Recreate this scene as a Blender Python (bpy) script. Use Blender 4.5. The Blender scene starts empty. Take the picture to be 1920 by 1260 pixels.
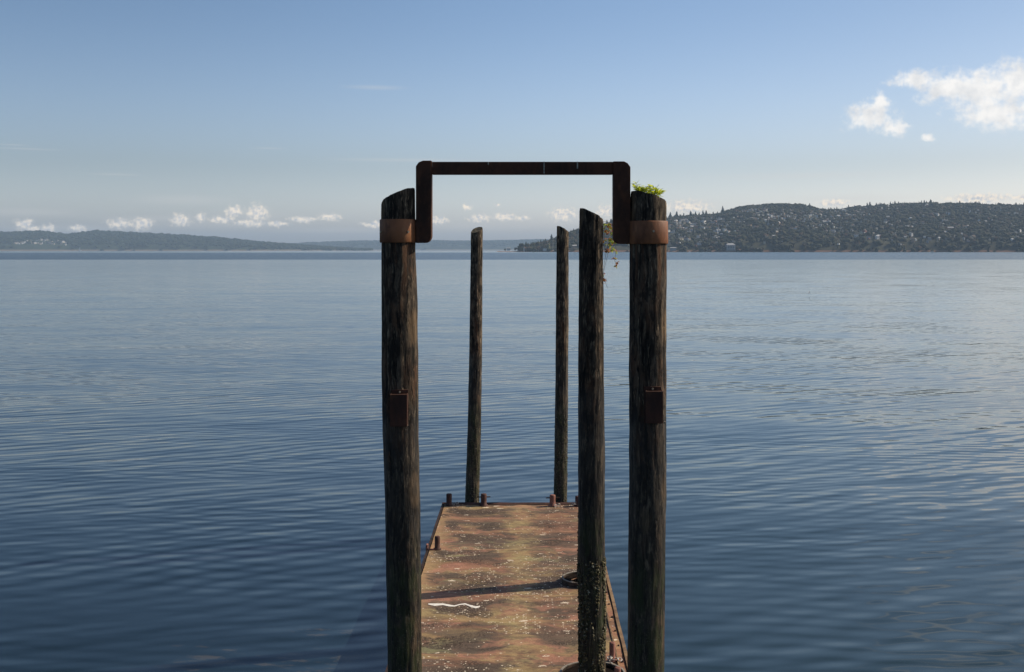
import bpy, bmesh, math, random
import numpy as np
from mathutils import Vector, Matrix, noise as mn

random.seed(7); rng = np.random.default_rng(7)
S = bpy.context.scene
COL = S.collection
PI = math.pi

# ------------------------------------------------------------------ camera
FPX, VPX, HZN, CAMZ = 2000.0, 991.0, 468.5, 4.55
cam_d = bpy.data.cameras.new('camera'); cam = bpy.data.objects.new('camera', cam_d); COL.objects.link(cam)
cam_d.sensor_width = 36; cam_d.lens = 36 * FPX / 1920
cam_d.clip_start = 0.1; cam_d.clip_end = 80000
cam_d.shift_x = (960 - VPX) / 1920; cam_d.shift_y = -(630 - HZN) / 1920
cam.location = (0, 0, CAMZ); cam.rotation_euler = (PI / 2, 0, 0)
S.camera = cam

# ------------------------------------------------------------------ light
SUN_EL = math.radians(36)
SUN_AZ = math.radians(75)            # clockwise from +Y (the view) : from the right, slightly ahead
sd = Vector((math.sin(SUN_AZ) * math.cos(SUN_EL), math.cos(SUN_AZ) * math.cos(SUN_EL), math.sin(SUN_EL)))
ld = bpy.data.lights.new('sun', 'SUN'); lo = bpy.data.objects.new('sun', ld); COL.objects.link(lo)
ld.energy = 5.0; ld.angle = math.radians(0.5); ld.color = (1.0, 0.86, 0.68)
lo.rotation_euler = sd.to_track_quat('Z', 'Y').to_euler(); lo.location = (30, 10, 30)

S.view_settings.view_transform = 'Standard'; S.view_settings.look = 'None'
S.view_settings.exposure = 0.0; S.view_settings.gamma = 1.0
S.render.engine = 'CYCLES'
S.cycles.use_denoising = True
S.cycles.max_bounces = 6; S.cycles.diffuse_bounces = 2; S.cycles.glossy_bounces = 3
S.cycles.volume_bounces = 0; S.cycles.caustics_reflective = False; S.cycles.caustics_refractive = False

# node helpers
class NT:
    def __init__(s, tree): s.t = tree; s.n = tree.nodes; s.l = tree.links
    def node(s, kind, **kw):
        n = s.n.new(kind)
        for k, v in kw.items(): setattr(n, k, v)
        return n
    def put(s, sock, v):
        if v is None: return
        if hasattr(v, 'is_output') or isinstance(v, bpy.types.NodeSocket): s.l.new(v, sock)
        else:
            if hasattr(sock, 'default_value'):
                try: sock.default_value = v
                except Exception:
                    sock.default_value = (v[0], v[1], v[2], 1.0)
    def m(s, op, a, b=None, c=None, clamp=False):
        n = s.node('ShaderNodeMath', operation=op); n.use_clamp = clamp
        s.put(n.inputs[0], a)
        if b is not None: s.put(n.inputs[1], b)
        if c is not None: s.put(n.inputs[2], c)
        return n.outputs[0]
    def v(s, op, a, b=None, out=0):
        n = s.node('ShaderNodeVectorMath', operation=op)
        s.put(n.inputs[0], a)
        if b is not None:
            if op == 'SCALE': s.put(n.inputs['Scale'], b)
            else: s.put(n.inputs[1], b)
        return n.outputs['Value'] if op in ('LENGTH', 'DOT_PRODUCT', 'DISTANCE') else n.outputs[0]
    def xyz(s, a):
        n = s.node('ShaderNodeSeparateXYZ'); s.put(n.inputs[0], a); return n.outputs
    def comb(s, x=0.0, y=0.0, z=0.0):
        n = s.node('ShaderNodeCombineXYZ'); s.put(n.inputs[0], x); s.put(n.inputs[1], y); s.put(n.inputs[2], z); return n.outputs[0]
    def noise(s, vec, scale=1.0, detail=3.0, rough=0.5, dist=0.0, color=False):
        n = s.node('ShaderNodeTexNoise'); s.put(n.inputs['Vector'], vec); n.inputs['Scale'].default_value = scale
        n.inputs['Detail'].default_value = detail; n.inputs['Roughness'].default_value = rough; n.inputs['Distortion'].default_value = dist
        return n.outputs['Color' if color else 'Fac']
    def voro(s, vec, scale=1.0, feature='F1', out='Distance', rand=1.0):
        n = s.node('ShaderNodeTexVoronoi', feature=feature); s.put(n.inputs['Vector'], vec); n.inputs['Scale'].default_value = scale
        n.inputs['Randomness'].default_value = rand
        return n.outputs[out]
    def ramp(s, f, a, b, lo=0.0, hi=1.0, smooth=True):
        n = s.node('ShaderNodeMapRange'); n.interpolation_type = 'SMOOTHSTEP' if smooth else 'LINEAR'; n.clamp = True
        s.put(n.inputs[0], f); s.put(n.inputs[1], a); s.put(n.inputs[2], b); s.put(n.inputs[3], lo); s.put(n.inputs[4], hi)
        return n.outputs[0]
    def mix(s, f, a, b, mode='MIX'):
        n = s.node('ShaderNodeMix', data_type='RGBA', blend_type=mode)
        s.put(n.inputs[0], f)
        for sock, val in ((n.inputs[6], a), (n.inputs[7], b)):
            if isinstance(val, tuple): sock.default_value = (val[0], val[1], val[2], 1.0)
            else: s.l.new(val, sock)
        return n.outputs[2]
    def map(s, vec, scale=(1, 1, 1), rot=(0, 0, 0), loc=(0, 0, 0)):
        n = s.node('ShaderNodeMapping'); s.put(n.inputs[0], vec)
        n.inputs['Location'].default_value = loc; n.inputs['Rotation'].default_value = rot; n.inputs['Scale'].default_value = scale
        return n.outputs[0]

def px_azel(px, py):
    d = Vector(((px - VPX) / FPX, 1.0, (HZN - py) / FPX))
    return math.atan2(d.x, d.y), math.atan2(d.z, math.hypot(d.x, d.y))

# ------------------------------------------------------------------ world : Nishita sky and clouds by compass direction
W = bpy.data.worlds.new('World'); S.world = W; W.use_nodes = True
wt = NT(W.node_tree); wt.n.clear()
sky = wt.node('ShaderNodeTexSky', sky_type='NISHITA'); sky.sun_disc = False
sky.sun_elevation = SUN_EL; sky.sun_rotation = SUN_AZ
sky.altitude = 0; sky.air_density = 1.0; sky.dust_density = 2.4; sky.ozone_density = 1.6
tc = wt.node('ShaderNodeTexCoord')
x, y, z = wt.xyz(tc.outputs['Generated'])
az = wt.m('ARCTAN2', x, y); el = wt.m('ARCSINE', z)
P = wt.comb(wt.m('MULTIPLY', az, 2000.0), wt.m('MULTIPLY', el, 2000.0), 0.0)
# ragged edges
w1 = wt.noise(P, 0.030, 6.0, 0.62, color=True)
w2 = wt.noise(P, 0.006, 2.0, 0.5, color=True)
Pw = wt.v('ADD', P, wt.v('MULTIPLY', wt.v('SUBTRACT', w1, (0.5, 0.5, 0.5)), (26, 20, 0)))
PwB = wt.v('ADD', Pw, wt.v('MULTIPLY', wt.v('SUBTRACT', w2, (0.5, 0.5, 0.5)), (60, 40, 0)))
PwS = wt.v('ADD', P, wt.v('MULTIPLY', wt.v('SUBTRACT', wt.noise(P, 0.075, 5.0, 0.6, color=True), (0.5, 0.5, 0.5)), (16, 12, 0)))
def field(Pv, blobs):
    cur = None
    for (px, py, rx, ry) in blobs:
        if blobs is hor: rx, ry = rx * 1.22, ry * 1.2
        a, e = px_azel(px, py)
        d = wt.v('LENGTH', wt.v('MULTIPLY', wt.v('SUBTRACT', Pv, (a * 2000, e * 2000, 0)), (1 / rx, 1 / ry, 0)))
        if cur is None: cur = d
        else:
            n = wt.node('ShaderNodeMath', operation='SMOOTH_MIN'); wt.put(n.inputs[0], cur); wt.put(n.inputs[1], d); n.inputs[2].default_value = 0.35
            cur = n.outputs[0]
    return cur
big = [(1728, 150, 50, 17), (1790, 166, 62, 28), (1850, 172, 70, 42), (1915, 150, 48, 40), (1875, 212, 66, 30), (1990, 190, 80, 50), (2120, 160, 120, 70),
       (1638, 219, 46, 25), (1657, 192, 16, 20), (1680, 240, 26, 14), (1745, 257, 13, 7)]
high = [(1750, -210, 160, 40), (2080, -80, 220, 60), (2250, -230, 260, 110), (1900, -420, 200, 60), (2500, 60, 240, 120), (2750, -150, 300, 160)]  # unseen clouds outside the view, added for bright reflections in the water
hor = [(45, 420, 15, 10), (62, 429, 14, 5), (88, 428, 14, 8), (145, 428, 15, 7), (225, 419, 24, 9), (268, 419, 20, 11), (338, 413, 17, 13),
       (376, 408, 10, 9), (438, 396, 15, 11), (482, 399, 20, 17), (470, 418, 34, 7), (415, 412, 22, 7), (522, 420, 20, 6), (568, 412, 26, 6), (618, 407, 22, 8),
       (702, 421, 26, 6), (822, 413, 20, 8), (876, 388, 9, 7), (898, 409, 20, 8), (945, 407, 26, 7), (980, 409, 14, 5), (932, 384, 7, 3),
       (1056, 402, 27, 14), (1136, 396, 18, 12), (1290, 389, 44, 14), (1565, 381, 28, 8), (1838, 372, 62, 9), (1925, 370, 30, 6), (2100, 380, 90, 18),
       (-60, 420, 40, 12), (-160, 400, 40, 18)]
thin = [(50, 279, 64, 2.0), (20, 271, 30, 1.6), (503, 278, 32, 1.8), (218, 327, 52, 2.2), (705, 164, 60, 5), (345, 375, 95, 11), (50, 398, 95, 9),
        (760, 300, 160, 4), (1500, 330, 200, 8), (420, 422, 130, 10), (640, 432, 160, 7), (150, 428, 170, 8), (880, 425, 140, 8), (1080, 415, 90, 12), (470, 405, 80, 14), (300, 410, 120, 7), (1290, 380, 90, 10), (1600, 372, 120, 9)]
big = [(a_ - 6, b_, c__ * 1.13, d__ * 1.15) for a_, b_, c__, d__ in big]
fB = field(Pw, big); fHi = field(PwB, high); fH = field(PwS, hor)
# thin streaks tilt up a little to the right
Pt = wt.v('ADD', P, wt.v('MULTIPLY', wt.v('SUBTRACT', w2, (0.5, 0.5, 0.5)), (30, 3, 0)))
fT = field(Pt, thin)
lump = wt.noise(P, 0.045, 6.0, 0.6)
lumpS = wt.noise(P, 0.022, 5.0, 0.55)
lump2 = wt.noise(wt.v('ADD', P, (14.0, 12.0, 0.0)), 0.022, 5.0, 0.55)
det = wt.noise(P, 0.11, 5.0, 0.65)
det2 = wt.noise(wt.v('ADD', P, (4.0, 4.0, 0.0)), 0.11, 5.0, 0.65)
cov = lambda f, soft: wt.ramp(f, 1.08, 1.08 - soft, 0.0, 1.0)
mB = wt.m('MULTIPLY', cov(wt.m('SUBTRACT', fB, wt.m('MULTIPLY', wt.m('SUBTRACT', lump, 0.5), 1.8)), 0.85), 0.94)
mHi = wt.m('MULTIPLY', cov(wt.m('SUBTRACT', fHi, wt.m('MULTIPLY', wt.m('SUBTRACT', lump, 0.5), 1.0)), 1.08), 0.45)
mH = wt.m('MULTIPLY', cov(wt.m('SUBTRACT', fH, wt.m('MULTIPLY', wt.m('SUBTRACT', det, 0.5), 1.5)), 0.9), 1.0)
mT = wt.m('MULTIPLY', wt.ramp(fT, 1.3, 0.0, 0.0, 1.0), 0.22)
shB = wt.m('ADD', wt.m('MULTIPLY', wt.m('SUBTRACT', lumpS, lump2), 2.2), 0.80, clamp=True)
shH = wt.m('ADD', wt.m('MULTIPLY', wt.m('SUBTRACT', det, det2), 3.2), 0.62, clamp=True)
skyc = wt.v('SCALE', sky.outputs[0], 0.15)
# air gets paler and cooler low down
skyc = wt.v('MULTIPLY', skyc, wt.mix(wt.ramp(el, 0.24, 0.75), wt.mix(wt.ramp(el, 0.06, 0.25), wt.mix(wt.ramp(el, 0.0, 0.085), (1.95, 2.00, 2.40), (0.96, 0.99, 1.12)), (0.64, 0.74, 0.86)), (0.34, 0.40, 0.48)))
skyc = wt.v('SCALE', skyc, wt.ramp(wt.m('ABSOLUTE', wt.m('ADD', az, -0.03)), 0.0, 0.55, 1.07, 0.90))
cB = wt.mix(shB, (0.68, 0.70, 0.73), (1.05, 1.02, 0.98))
cH = wt.mix(shH, (0.58, 0.61, 0.66), (1.12, 0.98, 0.80))
c = wt.mix(mT, skyc, (0.72, 0.70, 0.68))
c = wt.mix(mH, c, cH)
c = wt.mix(mB, c, cB)
c = wt.mix(mHi, c, (0.98, 0.92, 0.84))
bg = wt.node('ShaderNodeBackground'); wt.l.new(c, bg.inputs[0]); bg.inputs[1].default_value = 1.0
wo = wt.node('ShaderNodeOutputWorld'); wt.l.new(bg.outputs[0], wo.inputs[0])

# ------------------------------------------------------------------ object helpers
def tag(o, label=None, cat=None, group=None, kind=None):
    if label: o['label'] = label
    if cat: o['category'] = cat
    if group: o['group'] = group
    if kind: o['kind'] = kind
    return o
def thing(name, loc, label, cat, group=None):
    o = bpy.data.objects.new(name, None); COL.objects.link(o); o.location = loc; o.empty_display_size = 0.2
    return tag(o, label, cat, group)
def link(name, mesh, mat=None, parent=None, loc=None):
    o = bpy.data.objects.new(name, mesh); COL.objects.link(o)
    if mat and not mesh.materials: mesh.materials.append(mat)
    if parent: o.parent = parent
    if loc is not None: o.location = loc
    return o
def bm_obj(name, bm, mat, parent=None, smooth=False, loc=None):
    """bm is in world coordinates; origin is moved to the parent's"""
    me = bpy.data.meshes.new(name)
    off = parent.matrix_world.translation if parent and parent.matrix_world.translation.length else (Vector(parent.location) if parent else Vector((0, 0, 0)))
    if parent and parent.parent: off = Vector(parent.location) + Vector(parent.parent.location)
    org = off
    if parent is None:
        org = Vector(loc) if loc is not None else Vector((0, 0, 0))
    bmesh.ops.translate(bm, verts=bm.verts, vec=-org)
    bmesh.ops.recalc_face_normals(bm, faces=bm.faces)
    bm.to_mesh(me); bm.free()
    for p in me.polygons: p.use_smooth = smooth
    o = link(name, me, mat, parent)
    if parent is None: o.location = org
    return o
def box(bm, x0, x1, y0, y1, z0, z1, bev=0.0):
    r = bmesh.ops.create_cube(bm, size=1.0)
    vs = r['verts']
    bmesh.ops.scale(bm, verts=vs, vec=(x1 - x0, y1 - y0, z1 - z0))
    bmesh.ops.translate(bm, verts=vs, vec=((x0 + x1) / 2, (y0 + y1) / 2, (z0 + z1) / 2))
    if bev > 0:
        es = list({e for v in vs for e in v.link_edges})
        bmesh.ops.bevel(bm, geom=es, offset=bev, segments=2, affect='EDGES', profile=0.6)
def cyl(bm, a, b, r0, r1=None, seg=16, caps=True):
    a = Vector(a); b = Vector(b); r1 = r0 if r1 is None else r1
    q = (b - a).to_track_quat('Z', 'Y').to_matrix().to_4x4()
    L = (b - a).length
    bmesh.ops.create_cone(bm, cap_ends=caps, segments=seg, radius1=r0, radius2=r1, depth=L, matrix=Matrix.Translation((a + b) / 2) @ q)
def tube(bm, pts, r, seg=6):
    for i in range(len(pts) - 1):
        cyl(bm, pts[i], pts[i + 1], r, r, seg)
def torus(bm, c, R, r, normal=(0, 0, 1), seg=20, sec=8, sx=1.0):
    q = Vector(normal).to_track_quat('Z', 'Y').to_matrix()
    rows = []
    for i in range(seg):
        t = 2 * PI * i / seg; row = []
        for j in range(sec):
            p = 2 * PI * j / sec
            v = Vector(((R + r * math.cos(p)) * math.cos(t) * sx, (R + r * math.cos(p)) * math.sin(t), r * math.sin(p)))
            row.append(bm.verts.new(Vector(c) + q @ v))
        rows.append(row)
    for i in range(seg):
        for j in range(sec):
            bm.faces.new((rows[i][j], rows[(i + 1) % seg][j], rows[(i + 1) % seg][(j + 1) % sec], rows[i][(j + 1) % sec]))
def np_mesh(name, V, F, mats=None, smooth=False, midx=None):
    me = bpy.data.meshes.new(name)
    V = np.asarray(V, dtype=np.float32); F = np.asarray(F, dtype=np.int32)
    k = F.shape[1]
    me.vertices.add(len(V)); me.vertices.foreach_set('co', V.ravel())
    me.loops.add(F.size); me.loops.foreach_set('vertex_index', F.ravel())
    me.polygons.add(len(F)); me.polygons.foreach_set('loop_start', np.arange(0, F.size, k, dtype=np.int32))
    me.polygons.foreach_set('use_smooth', np.full(len(F), smooth))
    for m_ in (mats or []): me.materials.append(m_)
    if midx is not None: me.polygons.foreach_set('material_index', np.asarray(midx, dtype=np.int32))
    me.update(calc_edges=True); me.validate()
    return me
def atY(px, py, Y):
    return Vector(((px - VPX) / FPX * Y, Y, CAMZ + (HZN - py) / FPX * Y))
def atZ(px, py, z_):
    Y = (CAMZ - z_) * FPX / (py - HZN)
    return Vector(((px - VPX) / FPX * Y, Y, z_))

# ------------------------------------------------------------------ materials
def mat(name):
    m_ = bpy.data.materials.new(name); m_.use_nodes = True
    t = NT(m_.node_tree); t.n.clear()
    b = t.node('ShaderNodeBsdfPrincipled'); o = t.node('ShaderNodeOutputMaterial'); t.l.new(b.outputs[0], o.inputs[0])
    t.b = b; t.pos = t.node('ShaderNodeNewGeometry').outputs['Position']; t.obj = t.node('ShaderNodeTexCoord').outputs['Object']
    return m_, t
def setb(t, col=None, rough=None, metal=None, spec=None, normal=None):
    if col is not None: t.put(t.b.inputs['Base Color'], col)
    if rough is not None: t.put(t.b.inputs['Roughness'], rough)
    if metal is not None: t.put(t.b.inputs['Metallic'], metal)
    if spec is not None: t.put(t.b.inputs['Specular IOR Level'], spec)
    if normal is not None: t.l.new(normal, t.b.inputs['Normal'])
def bump(t, h, strength=0.5, dist=0.01):
    n = t.node('ShaderNodeBump'); n.inputs['Strength'].default_value = strength; n.inputs['Distance'].default_value = dist
    t.l.new(h, n.inputs['Height']); return n.outputs[0]
def simple(name, col, rough=0.7, var=0.25, scale=8.0, metal=0.0):
    m_, t = mat(name)
    n = t.noise(t.obj, scale, 4.0, 0.6)
    a = tuple(c_ * (1 - var) for c_ in col); b_ = tuple(min(1, c_ * (1 + var)) for c_ in col)
    setb(t, t.mix(t.ramp(n, 0.3, 0.7), a, b_), rough, metal)
    return m_

# weathered timber pile
def wood_mat(name, tide=3.25, light=1.0, crust=1.62, spk=0.2, runs=0.0):
    m_, t = mat(name)
    wob = t.v('SCALE', t.v('SUBTRACT', t.noise(t.map(t.obj, (6, 6, 3.0)), 1.0, 3.0, 0.6, color=True), (0.5, 0.5, 0.5)), 0.07)
    ob = t.v('ADD', t.obj, wob)
    g = t.noise(t.map(ob, (26, 26, 2.0)), 1.0, 6.0, 0.7, 0.4)
    g2 = t.noise(t.map(ob, (60, 60, 6.0)), 1.0, 5.0, 0.65, 0.3)
    big_ = t.noise(t.map(t.obj, (5, 5, 1.6)), 1.0, 4.0, 0.6)
    mot = t.noise(t.map(t.obj, (14, 14, 7)), 1.0, 5.0, 0.7)
    f = t.ramp(g, 0.38, 0.64)
    col = t.mix(f, (0.007 * light, 0.005 * light, 0.0035 * light), (0.118 * light, 0.088 * light, 0.060 * light))
    col = t.mix(t.m('MULTIPLY', t.ramp(g2, 0.52, 0.68), 0.55), col, (0.50 * light, 0.38 * light, 0.25 * light))
    col = t.mix(t.m('MULTIPLY', t.ramp(big_, 0.5, 0.7), 0.5), col, (0.15 * light, 0.062 * light, 0.026 * light))
    col = t.mix(t.ramp(mot, 0.54, 0.40, 0.0, 0.85), col, (0.016 * light, 0.012 * light, 0.009 * light))
    kn = t.voro(t.map(ob, (3.2, 3.2, 1.5)), 1.0)
    knot = t.ramp(kn, 0.17, 0.07); ring_ = t.m('MULTIPLY', t.ramp(kn, 0.30, 0.20), t.m('SUBTRACT', 1.0, knot))
    col = t.mix(t.m('MULTIPLY', ring_, 0.45), col, (0.25 * light, 0.16 * light, 0.085 * light)); col = t.mix(t.m('MULTIPLY', knot, 0.85), col, (0.02, 0.014, 0.010))
    crack = t.ramp(t.noise(t.map(ob, (34, 34, 1.5), loc=(3, 1, 0)), 1.0, 4.0, 0.6), 0.37, 0.42)
    col = t.mix(crack, (0.005, 0.004, 0.003), col)
    zz = t.xyz(t.pos)[2]
    zw = t.m('ADD', zz, t.m('MULTIPLY', t.m('SUBTRACT', t.noise(t.map(t.obj, (9, 9, 2)), 1.0, 3.0, 0.6), 0.5), 0.55))
    run = t.m('MULTIPLY', t.m('MULTIPLY', t.ramp(zz, 3.95, 4.62), t.ramp(zz, 4.72, 4.66)), t.ramp(t.noise(t.map(ob, (22, 22, 0.5), loc=(9, 4, 0)), 1.0, 3.0, 0.6), 0.50, 0.62))
    col = t.mix(t.m('MULTIPLY', run, runs), col, (0.15, 0.062, 0.026))
    wet = t.ramp(zw, tide - 0.04, tide + 0.10)
    col = t.mix(wet, t.mix(0.42, col, (0.007, 0.0065, 0.005)), col)
    alg = t.m('MULTIPLY', t.ramp(zw, 2.35, 1.75), t.ramp(t.noise(t.map(t.obj, (12, 12, 5)), 1.0, 4.0, 0.6), 0.4, 0.65))
    col = t.mix(t.m('MULTIPLY', alg, 0.8), col, (0.026, 0.034, 0.009))
    sp = t.m('MULTIPLY', t.ramp(t.voro(t.obj, 55.0), 0.30, 0.12), t.ramp(zw, crust + 0.25, crust - 0.15))
    col = t.mix(t.m('MULTIPLY', sp, spk), col, (0.30, 0.27, 0.19))
    h = t.m('ADD', t.m('ADD', g, t.m('MULTIPLY', mot, 0.6)), t.m('MULTIPLY', crack, 0.6))
    rough = t.ramp(zw, tide - 0.1, tide + 0.1, 0.55, 0.9)
    setb(t, col, rough, spec=0.3, normal=bump(t, h, 1.0, 0.018))
    return m_
M_wood = wood_mat('timber_dark', light=0.78); M_gatewood = wood_mat('timber_gate', light=0.80, runs=0.45); M_wood2 = wood_mat('timber_far', tide=2.9, light=1.25, crust=1.9, spk=0.75)
M_end = simple('timber_end_grain', (0.10, 0.085, 0.055), 0.9, 0.5, 30)

def crust_mat():
    m_, t = mat('barnacle_crust')
    n = t.voro(t.obj, 60.0, out='Color'); n2 = t.noise(t.obj, 18.0, 4.0, 0.6)
    col = t.mix(t.ramp(t.xyz(n)[0], 0.3, 0.95), (0.026, 0.021, 0.010), (0.125, 0.100, 0.042))
    col = t.mix(t.ramp(t.xyz(n)[1], 0.90, 0.98), col, (0.34, 0.31, 0.22))
    col = t.mix(t.m('MULTIPLY', t.ramp(n2, 0.5, 0.7), 0.6), col, (0.06, 0.075, 0.015))
    setb(t, col, 0.85, normal=bump(t, t.noise(t.obj, 90.0, 3.0, 0.6), 0.8, 0.01)); return m_
M_crust = crust_mat()

def rust_mat(name, dark, mid, hot, hotamt=0.3, rough=0.75, drops=0.0):
    m_, t = mat(name)
    n = t.noise(t.map(t.obj, (5, 5, 3)), 1.0, 6.0, 0.65, 0.4); n2 = t.noise(t.map(t.obj, (16, 16, 7), loc=(4, 2, 7)), 1.0, 5.0, 0.6)
    col = t.mix(t.ramp(n, 0.32, 0.66), dark, mid)
    col = t.mix(t.m('MULTIPLY', t.ramp(n2, 0.5, 0.72), hotamt), col, hot)
    pit = t.ramp(t.voro(t.obj, 70.0), 0.22, 0.08)
    col = t.mix(t.m('MULTIPLY', pit, t.m('MULTIPLY', t.ramp(n, 0.5, 0.7), 0.7)), col, (0.02, 0.012, 0.008))
    if drops:
        s_ = t.noise(t.map(t.obj, (16, 16, 1.2)), 1.0, 2.0, 0.5)
        col = t.mix(t.m('MULTIPLY', t.ramp(s_, 0.73, 0.79), drops), col, (0.5, 0.48, 0.42))
    setb(t, col, rough, 0.0, 0.3, normal=bump(t, t.m('ADD', n2, t.m('MULTIPLY', pit, -0.5)), 0.5, 0.006)); return m_
M_frame = rust_mat('frame_rust', (0.030, 0.013, 0.007), (0.080, 0.030, 0.014), (0.15, 0.055, 0.022), 0.45, drops=0.3)
M_band = rust_mat('band_rust', (0.11, 0.040, 0.018), (0.27, 0.105, 0.043), (0.36, 0.17, 0.075), 0.5, 0.6)
M_box = rust_mat('box_rust', (0.028, 0.012, 0.008), (0.075, 0.027, 0.014), (0.16, 0.065, 0.028), 0.4)
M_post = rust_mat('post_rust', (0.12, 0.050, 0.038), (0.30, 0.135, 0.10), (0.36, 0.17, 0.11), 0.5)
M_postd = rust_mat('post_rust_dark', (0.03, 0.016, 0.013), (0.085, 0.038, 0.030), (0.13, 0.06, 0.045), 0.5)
M_hull = rust_mat('hull_rust', (0.010, 0.008, 0.007), (0.045, 0.025, 0.018), (0.16, 0.06, 0.04), 0.3)
M_bolt = simple('bolt_steel', (0.30, 0.24, 0.17), 0.45, 0.3, 20, 0.6)
M_chain = simple('chain_galvanised', (0.42, 0.40, 0.36), 0.5, 0.4, 40, 0.3)
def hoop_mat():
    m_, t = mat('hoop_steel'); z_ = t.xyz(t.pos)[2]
    lit_rim = t.ramp(z_, 0.55 + 0.048, 0.55 + 0.057)  # wall coloured dark as if shaded, top rim pale as if sunlit
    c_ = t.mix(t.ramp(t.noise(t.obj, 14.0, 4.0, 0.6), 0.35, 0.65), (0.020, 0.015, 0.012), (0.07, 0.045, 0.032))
    setb(t, t.mix(t.m('MULTIPLY', lit_rim, t.ramp(t.noise(t.obj, 20.0, 3.0, 0.6), 0.3, 0.5)), c_, (0.26, 0.235, 0.20)), 0.65, spec=0.3); return m_
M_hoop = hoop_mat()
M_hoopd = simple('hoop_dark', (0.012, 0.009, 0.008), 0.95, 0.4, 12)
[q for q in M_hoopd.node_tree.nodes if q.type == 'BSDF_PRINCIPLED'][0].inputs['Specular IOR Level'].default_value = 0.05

ribs_y = [10.55, 11.52, 12.35, 13.4, 14.25, 15.15, 15.9]
def deck_mat():
    m_, t = mat('rusty_deck_plate')
    p = t.pos
    w_ = t.v('SCALE', t.v('SUBTRACT', t.noise(p, 1.6, 3.0, 0.6, color=True), (0.5, 0.5, 0.5)), 0.55)
    pw = t.v('ADD', p, w_)
    def nz(sx, sy, loc, sc, det_=5.0, ro=0.65): return t.noise(t.map(pw, (sx, sy, 1), loc=loc), sc, det_, ro)
    a = nz(0.8, 1.7, (0, 0, 0), 1.5); b_ = nz(0.8, 2.2, (7, 3, 0), 1.1); c_ = nz(0.9, 1.9, (2, 9, 0), 1.4); d_ = nz(0.8, 2.3, (12, 4, 0), 1.0)
    fine = t.noise(p, 60.0, 3.0, 0.7); mid = t.noise(t.map(p, (1, 1.6, 1)), 9.0, 5.0, 0.7)
    col = t.mix(t.ramp(a, 0.38, 0.62), (0.120, 0.092, 0.074), (0.29, 0.155, 0.105))
    col = t.mix(t.m('MULTIPLY', t.ramp(b_, 0.50, 0.62), 0.7), col, (0.42, 0.32, 0.16))
    col = t.mix(t.m('MULTIPLY', t.ramp(c_, 0.52, 0.62), 0.75), col, (0.46, 0.23, 0.17))
    col = t.mix(t.m('MULTIPLY', t.ramp(d_, 0.57, 0.66), 0.6), col, (0.33, 0.36, 0.19))
    xx, yy, zz = t.xyz(p)
    cen = t.m('MULTIPLY', t.ramp(t.m('ABSOLUTE', t.m('ADD', t.m('ADD', xx, 0.1), t.m('MULTIPLY', t.m('SUBTRACT', b_, 0.5), 1.2))), 0.30, 0.05), t.ramp(mid, 0.35, 0.6))
    col = t.mix(t.m('MULTIPLY', cen, 0.5), col, (0.45, 0.38, 0.19))
    # paler worn margins beside the edges
    edge = t.ramp(t.m('ADD', xx, t.m('MULTIPLY', t.m('SUBTRACT', mid, 0.5), 0.5)), -1.05, -1.30)
    col = t.mix(t.m('MULTIPLY', edge, 0.6), col, (0.50, 0.35, 0.19))
    redge = t.ramp(xx, 0.83, 0.87)
    col = t.mix(t.m('MULTIPLY', redge, 0.65), col, (0.42, 0.20, 0.14))
    col = t.mix(t.ramp(mid, 0.35, 0.68), t.mix(0.30, col, (0.03, 0.022, 0.018)), col)
    # the plate sags between its ribs and beside the centre seam : silt and scale lie in those hollows
    nb = t.m('MULTIPLY', t.m('SUBTRACT', nz(1.0, 1.8, (1, 17, 0), 1.8, 5.0, 0.65), 0.5), 1.5)
    dr = None
    for yy_ in ribs_y + [16.6, 9.6]:
        d_r = t.m('ABSOLUTE', t.m('SUBTRACT', yy, yy_)); dr = d_r if dr is None else t.m('MINIMUM', dr, d_r)
    dc = t.m('MULTIPLY', t.m('ABSOLUTE', t.m('ADD', xx, 0.12)), 0.8)
    de = t.m('MULTIPLY', t.m('MINIMUM', t.m('SUBTRACT', xx, -1.30), t.m('SUBTRACT', 0.90, xx)), 0.9)
    hollow = t.m('MINIMUM', t.m('MINIMUM', dr, dc), de)
    pool = t.ramp(t.m('ADD', hollow, nb), 0.10, 0.26)
    grey = t.m('MULTIPLY', pool, t.ramp(nz(0.7, 1.5, (21, 7, 0), 1.2, 4.0, 0.6), 0.34, 0.58))
    col = t.mix(t.m('MULTIPLY', grey, 0.8), col, (0.125, 0.098, 0.080))
    patch = t.m('MULTIPLY', t.ramp(t.m('ADD', hollow, nb), 0.14, 0.30), t.ramp(nz(0.9, 1.6, (41, 3, 0), 1.5, 4.0, 0.6), 0.36, 0.56))
    gr = t.ramp(t.noise(t.map(p, (1, 1.25, 1)), 38.0, 3.0, 0.75), 0.47, 0.56)
    col = t.mix(t.m('MULTIPLY', t.m('MULTIPLY', patch, gr), 0.9), col, (0.040, 0.026, 0.016))
    dry = t.ramp(t.m('ADD', hollow, nb), 0.08, -0.04)
    col = t.mix(t.m('MULTIPLY', dry, 0.22), col, t.mix(t.ramp(c_, 0.42, 0.58), (0.46, 0.40, 0.20), (0.50, 0.27, 0.18)))
    col = t.mix(t.ramp(fine, 0.3, 0.7), t.mix(0.25, col, (0.03, 0.02, 0.015)), col)
    # old butt welds across the plate
    for yy_ in ribs_y:
        ln = t.ramp(t.m('ABSOLUTE', t.m('SUBTRACT', t.m('ADD', yy, t.m('MULTIPLY', t.m('SUBTRACT', mid, 0.5), 0.03)), yy_)), 0.022, 0.010)
        col = t.mix(t.m('MULTIPLY', ln, 0.28), col, (0.42, 0.25, 0.14))
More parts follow.
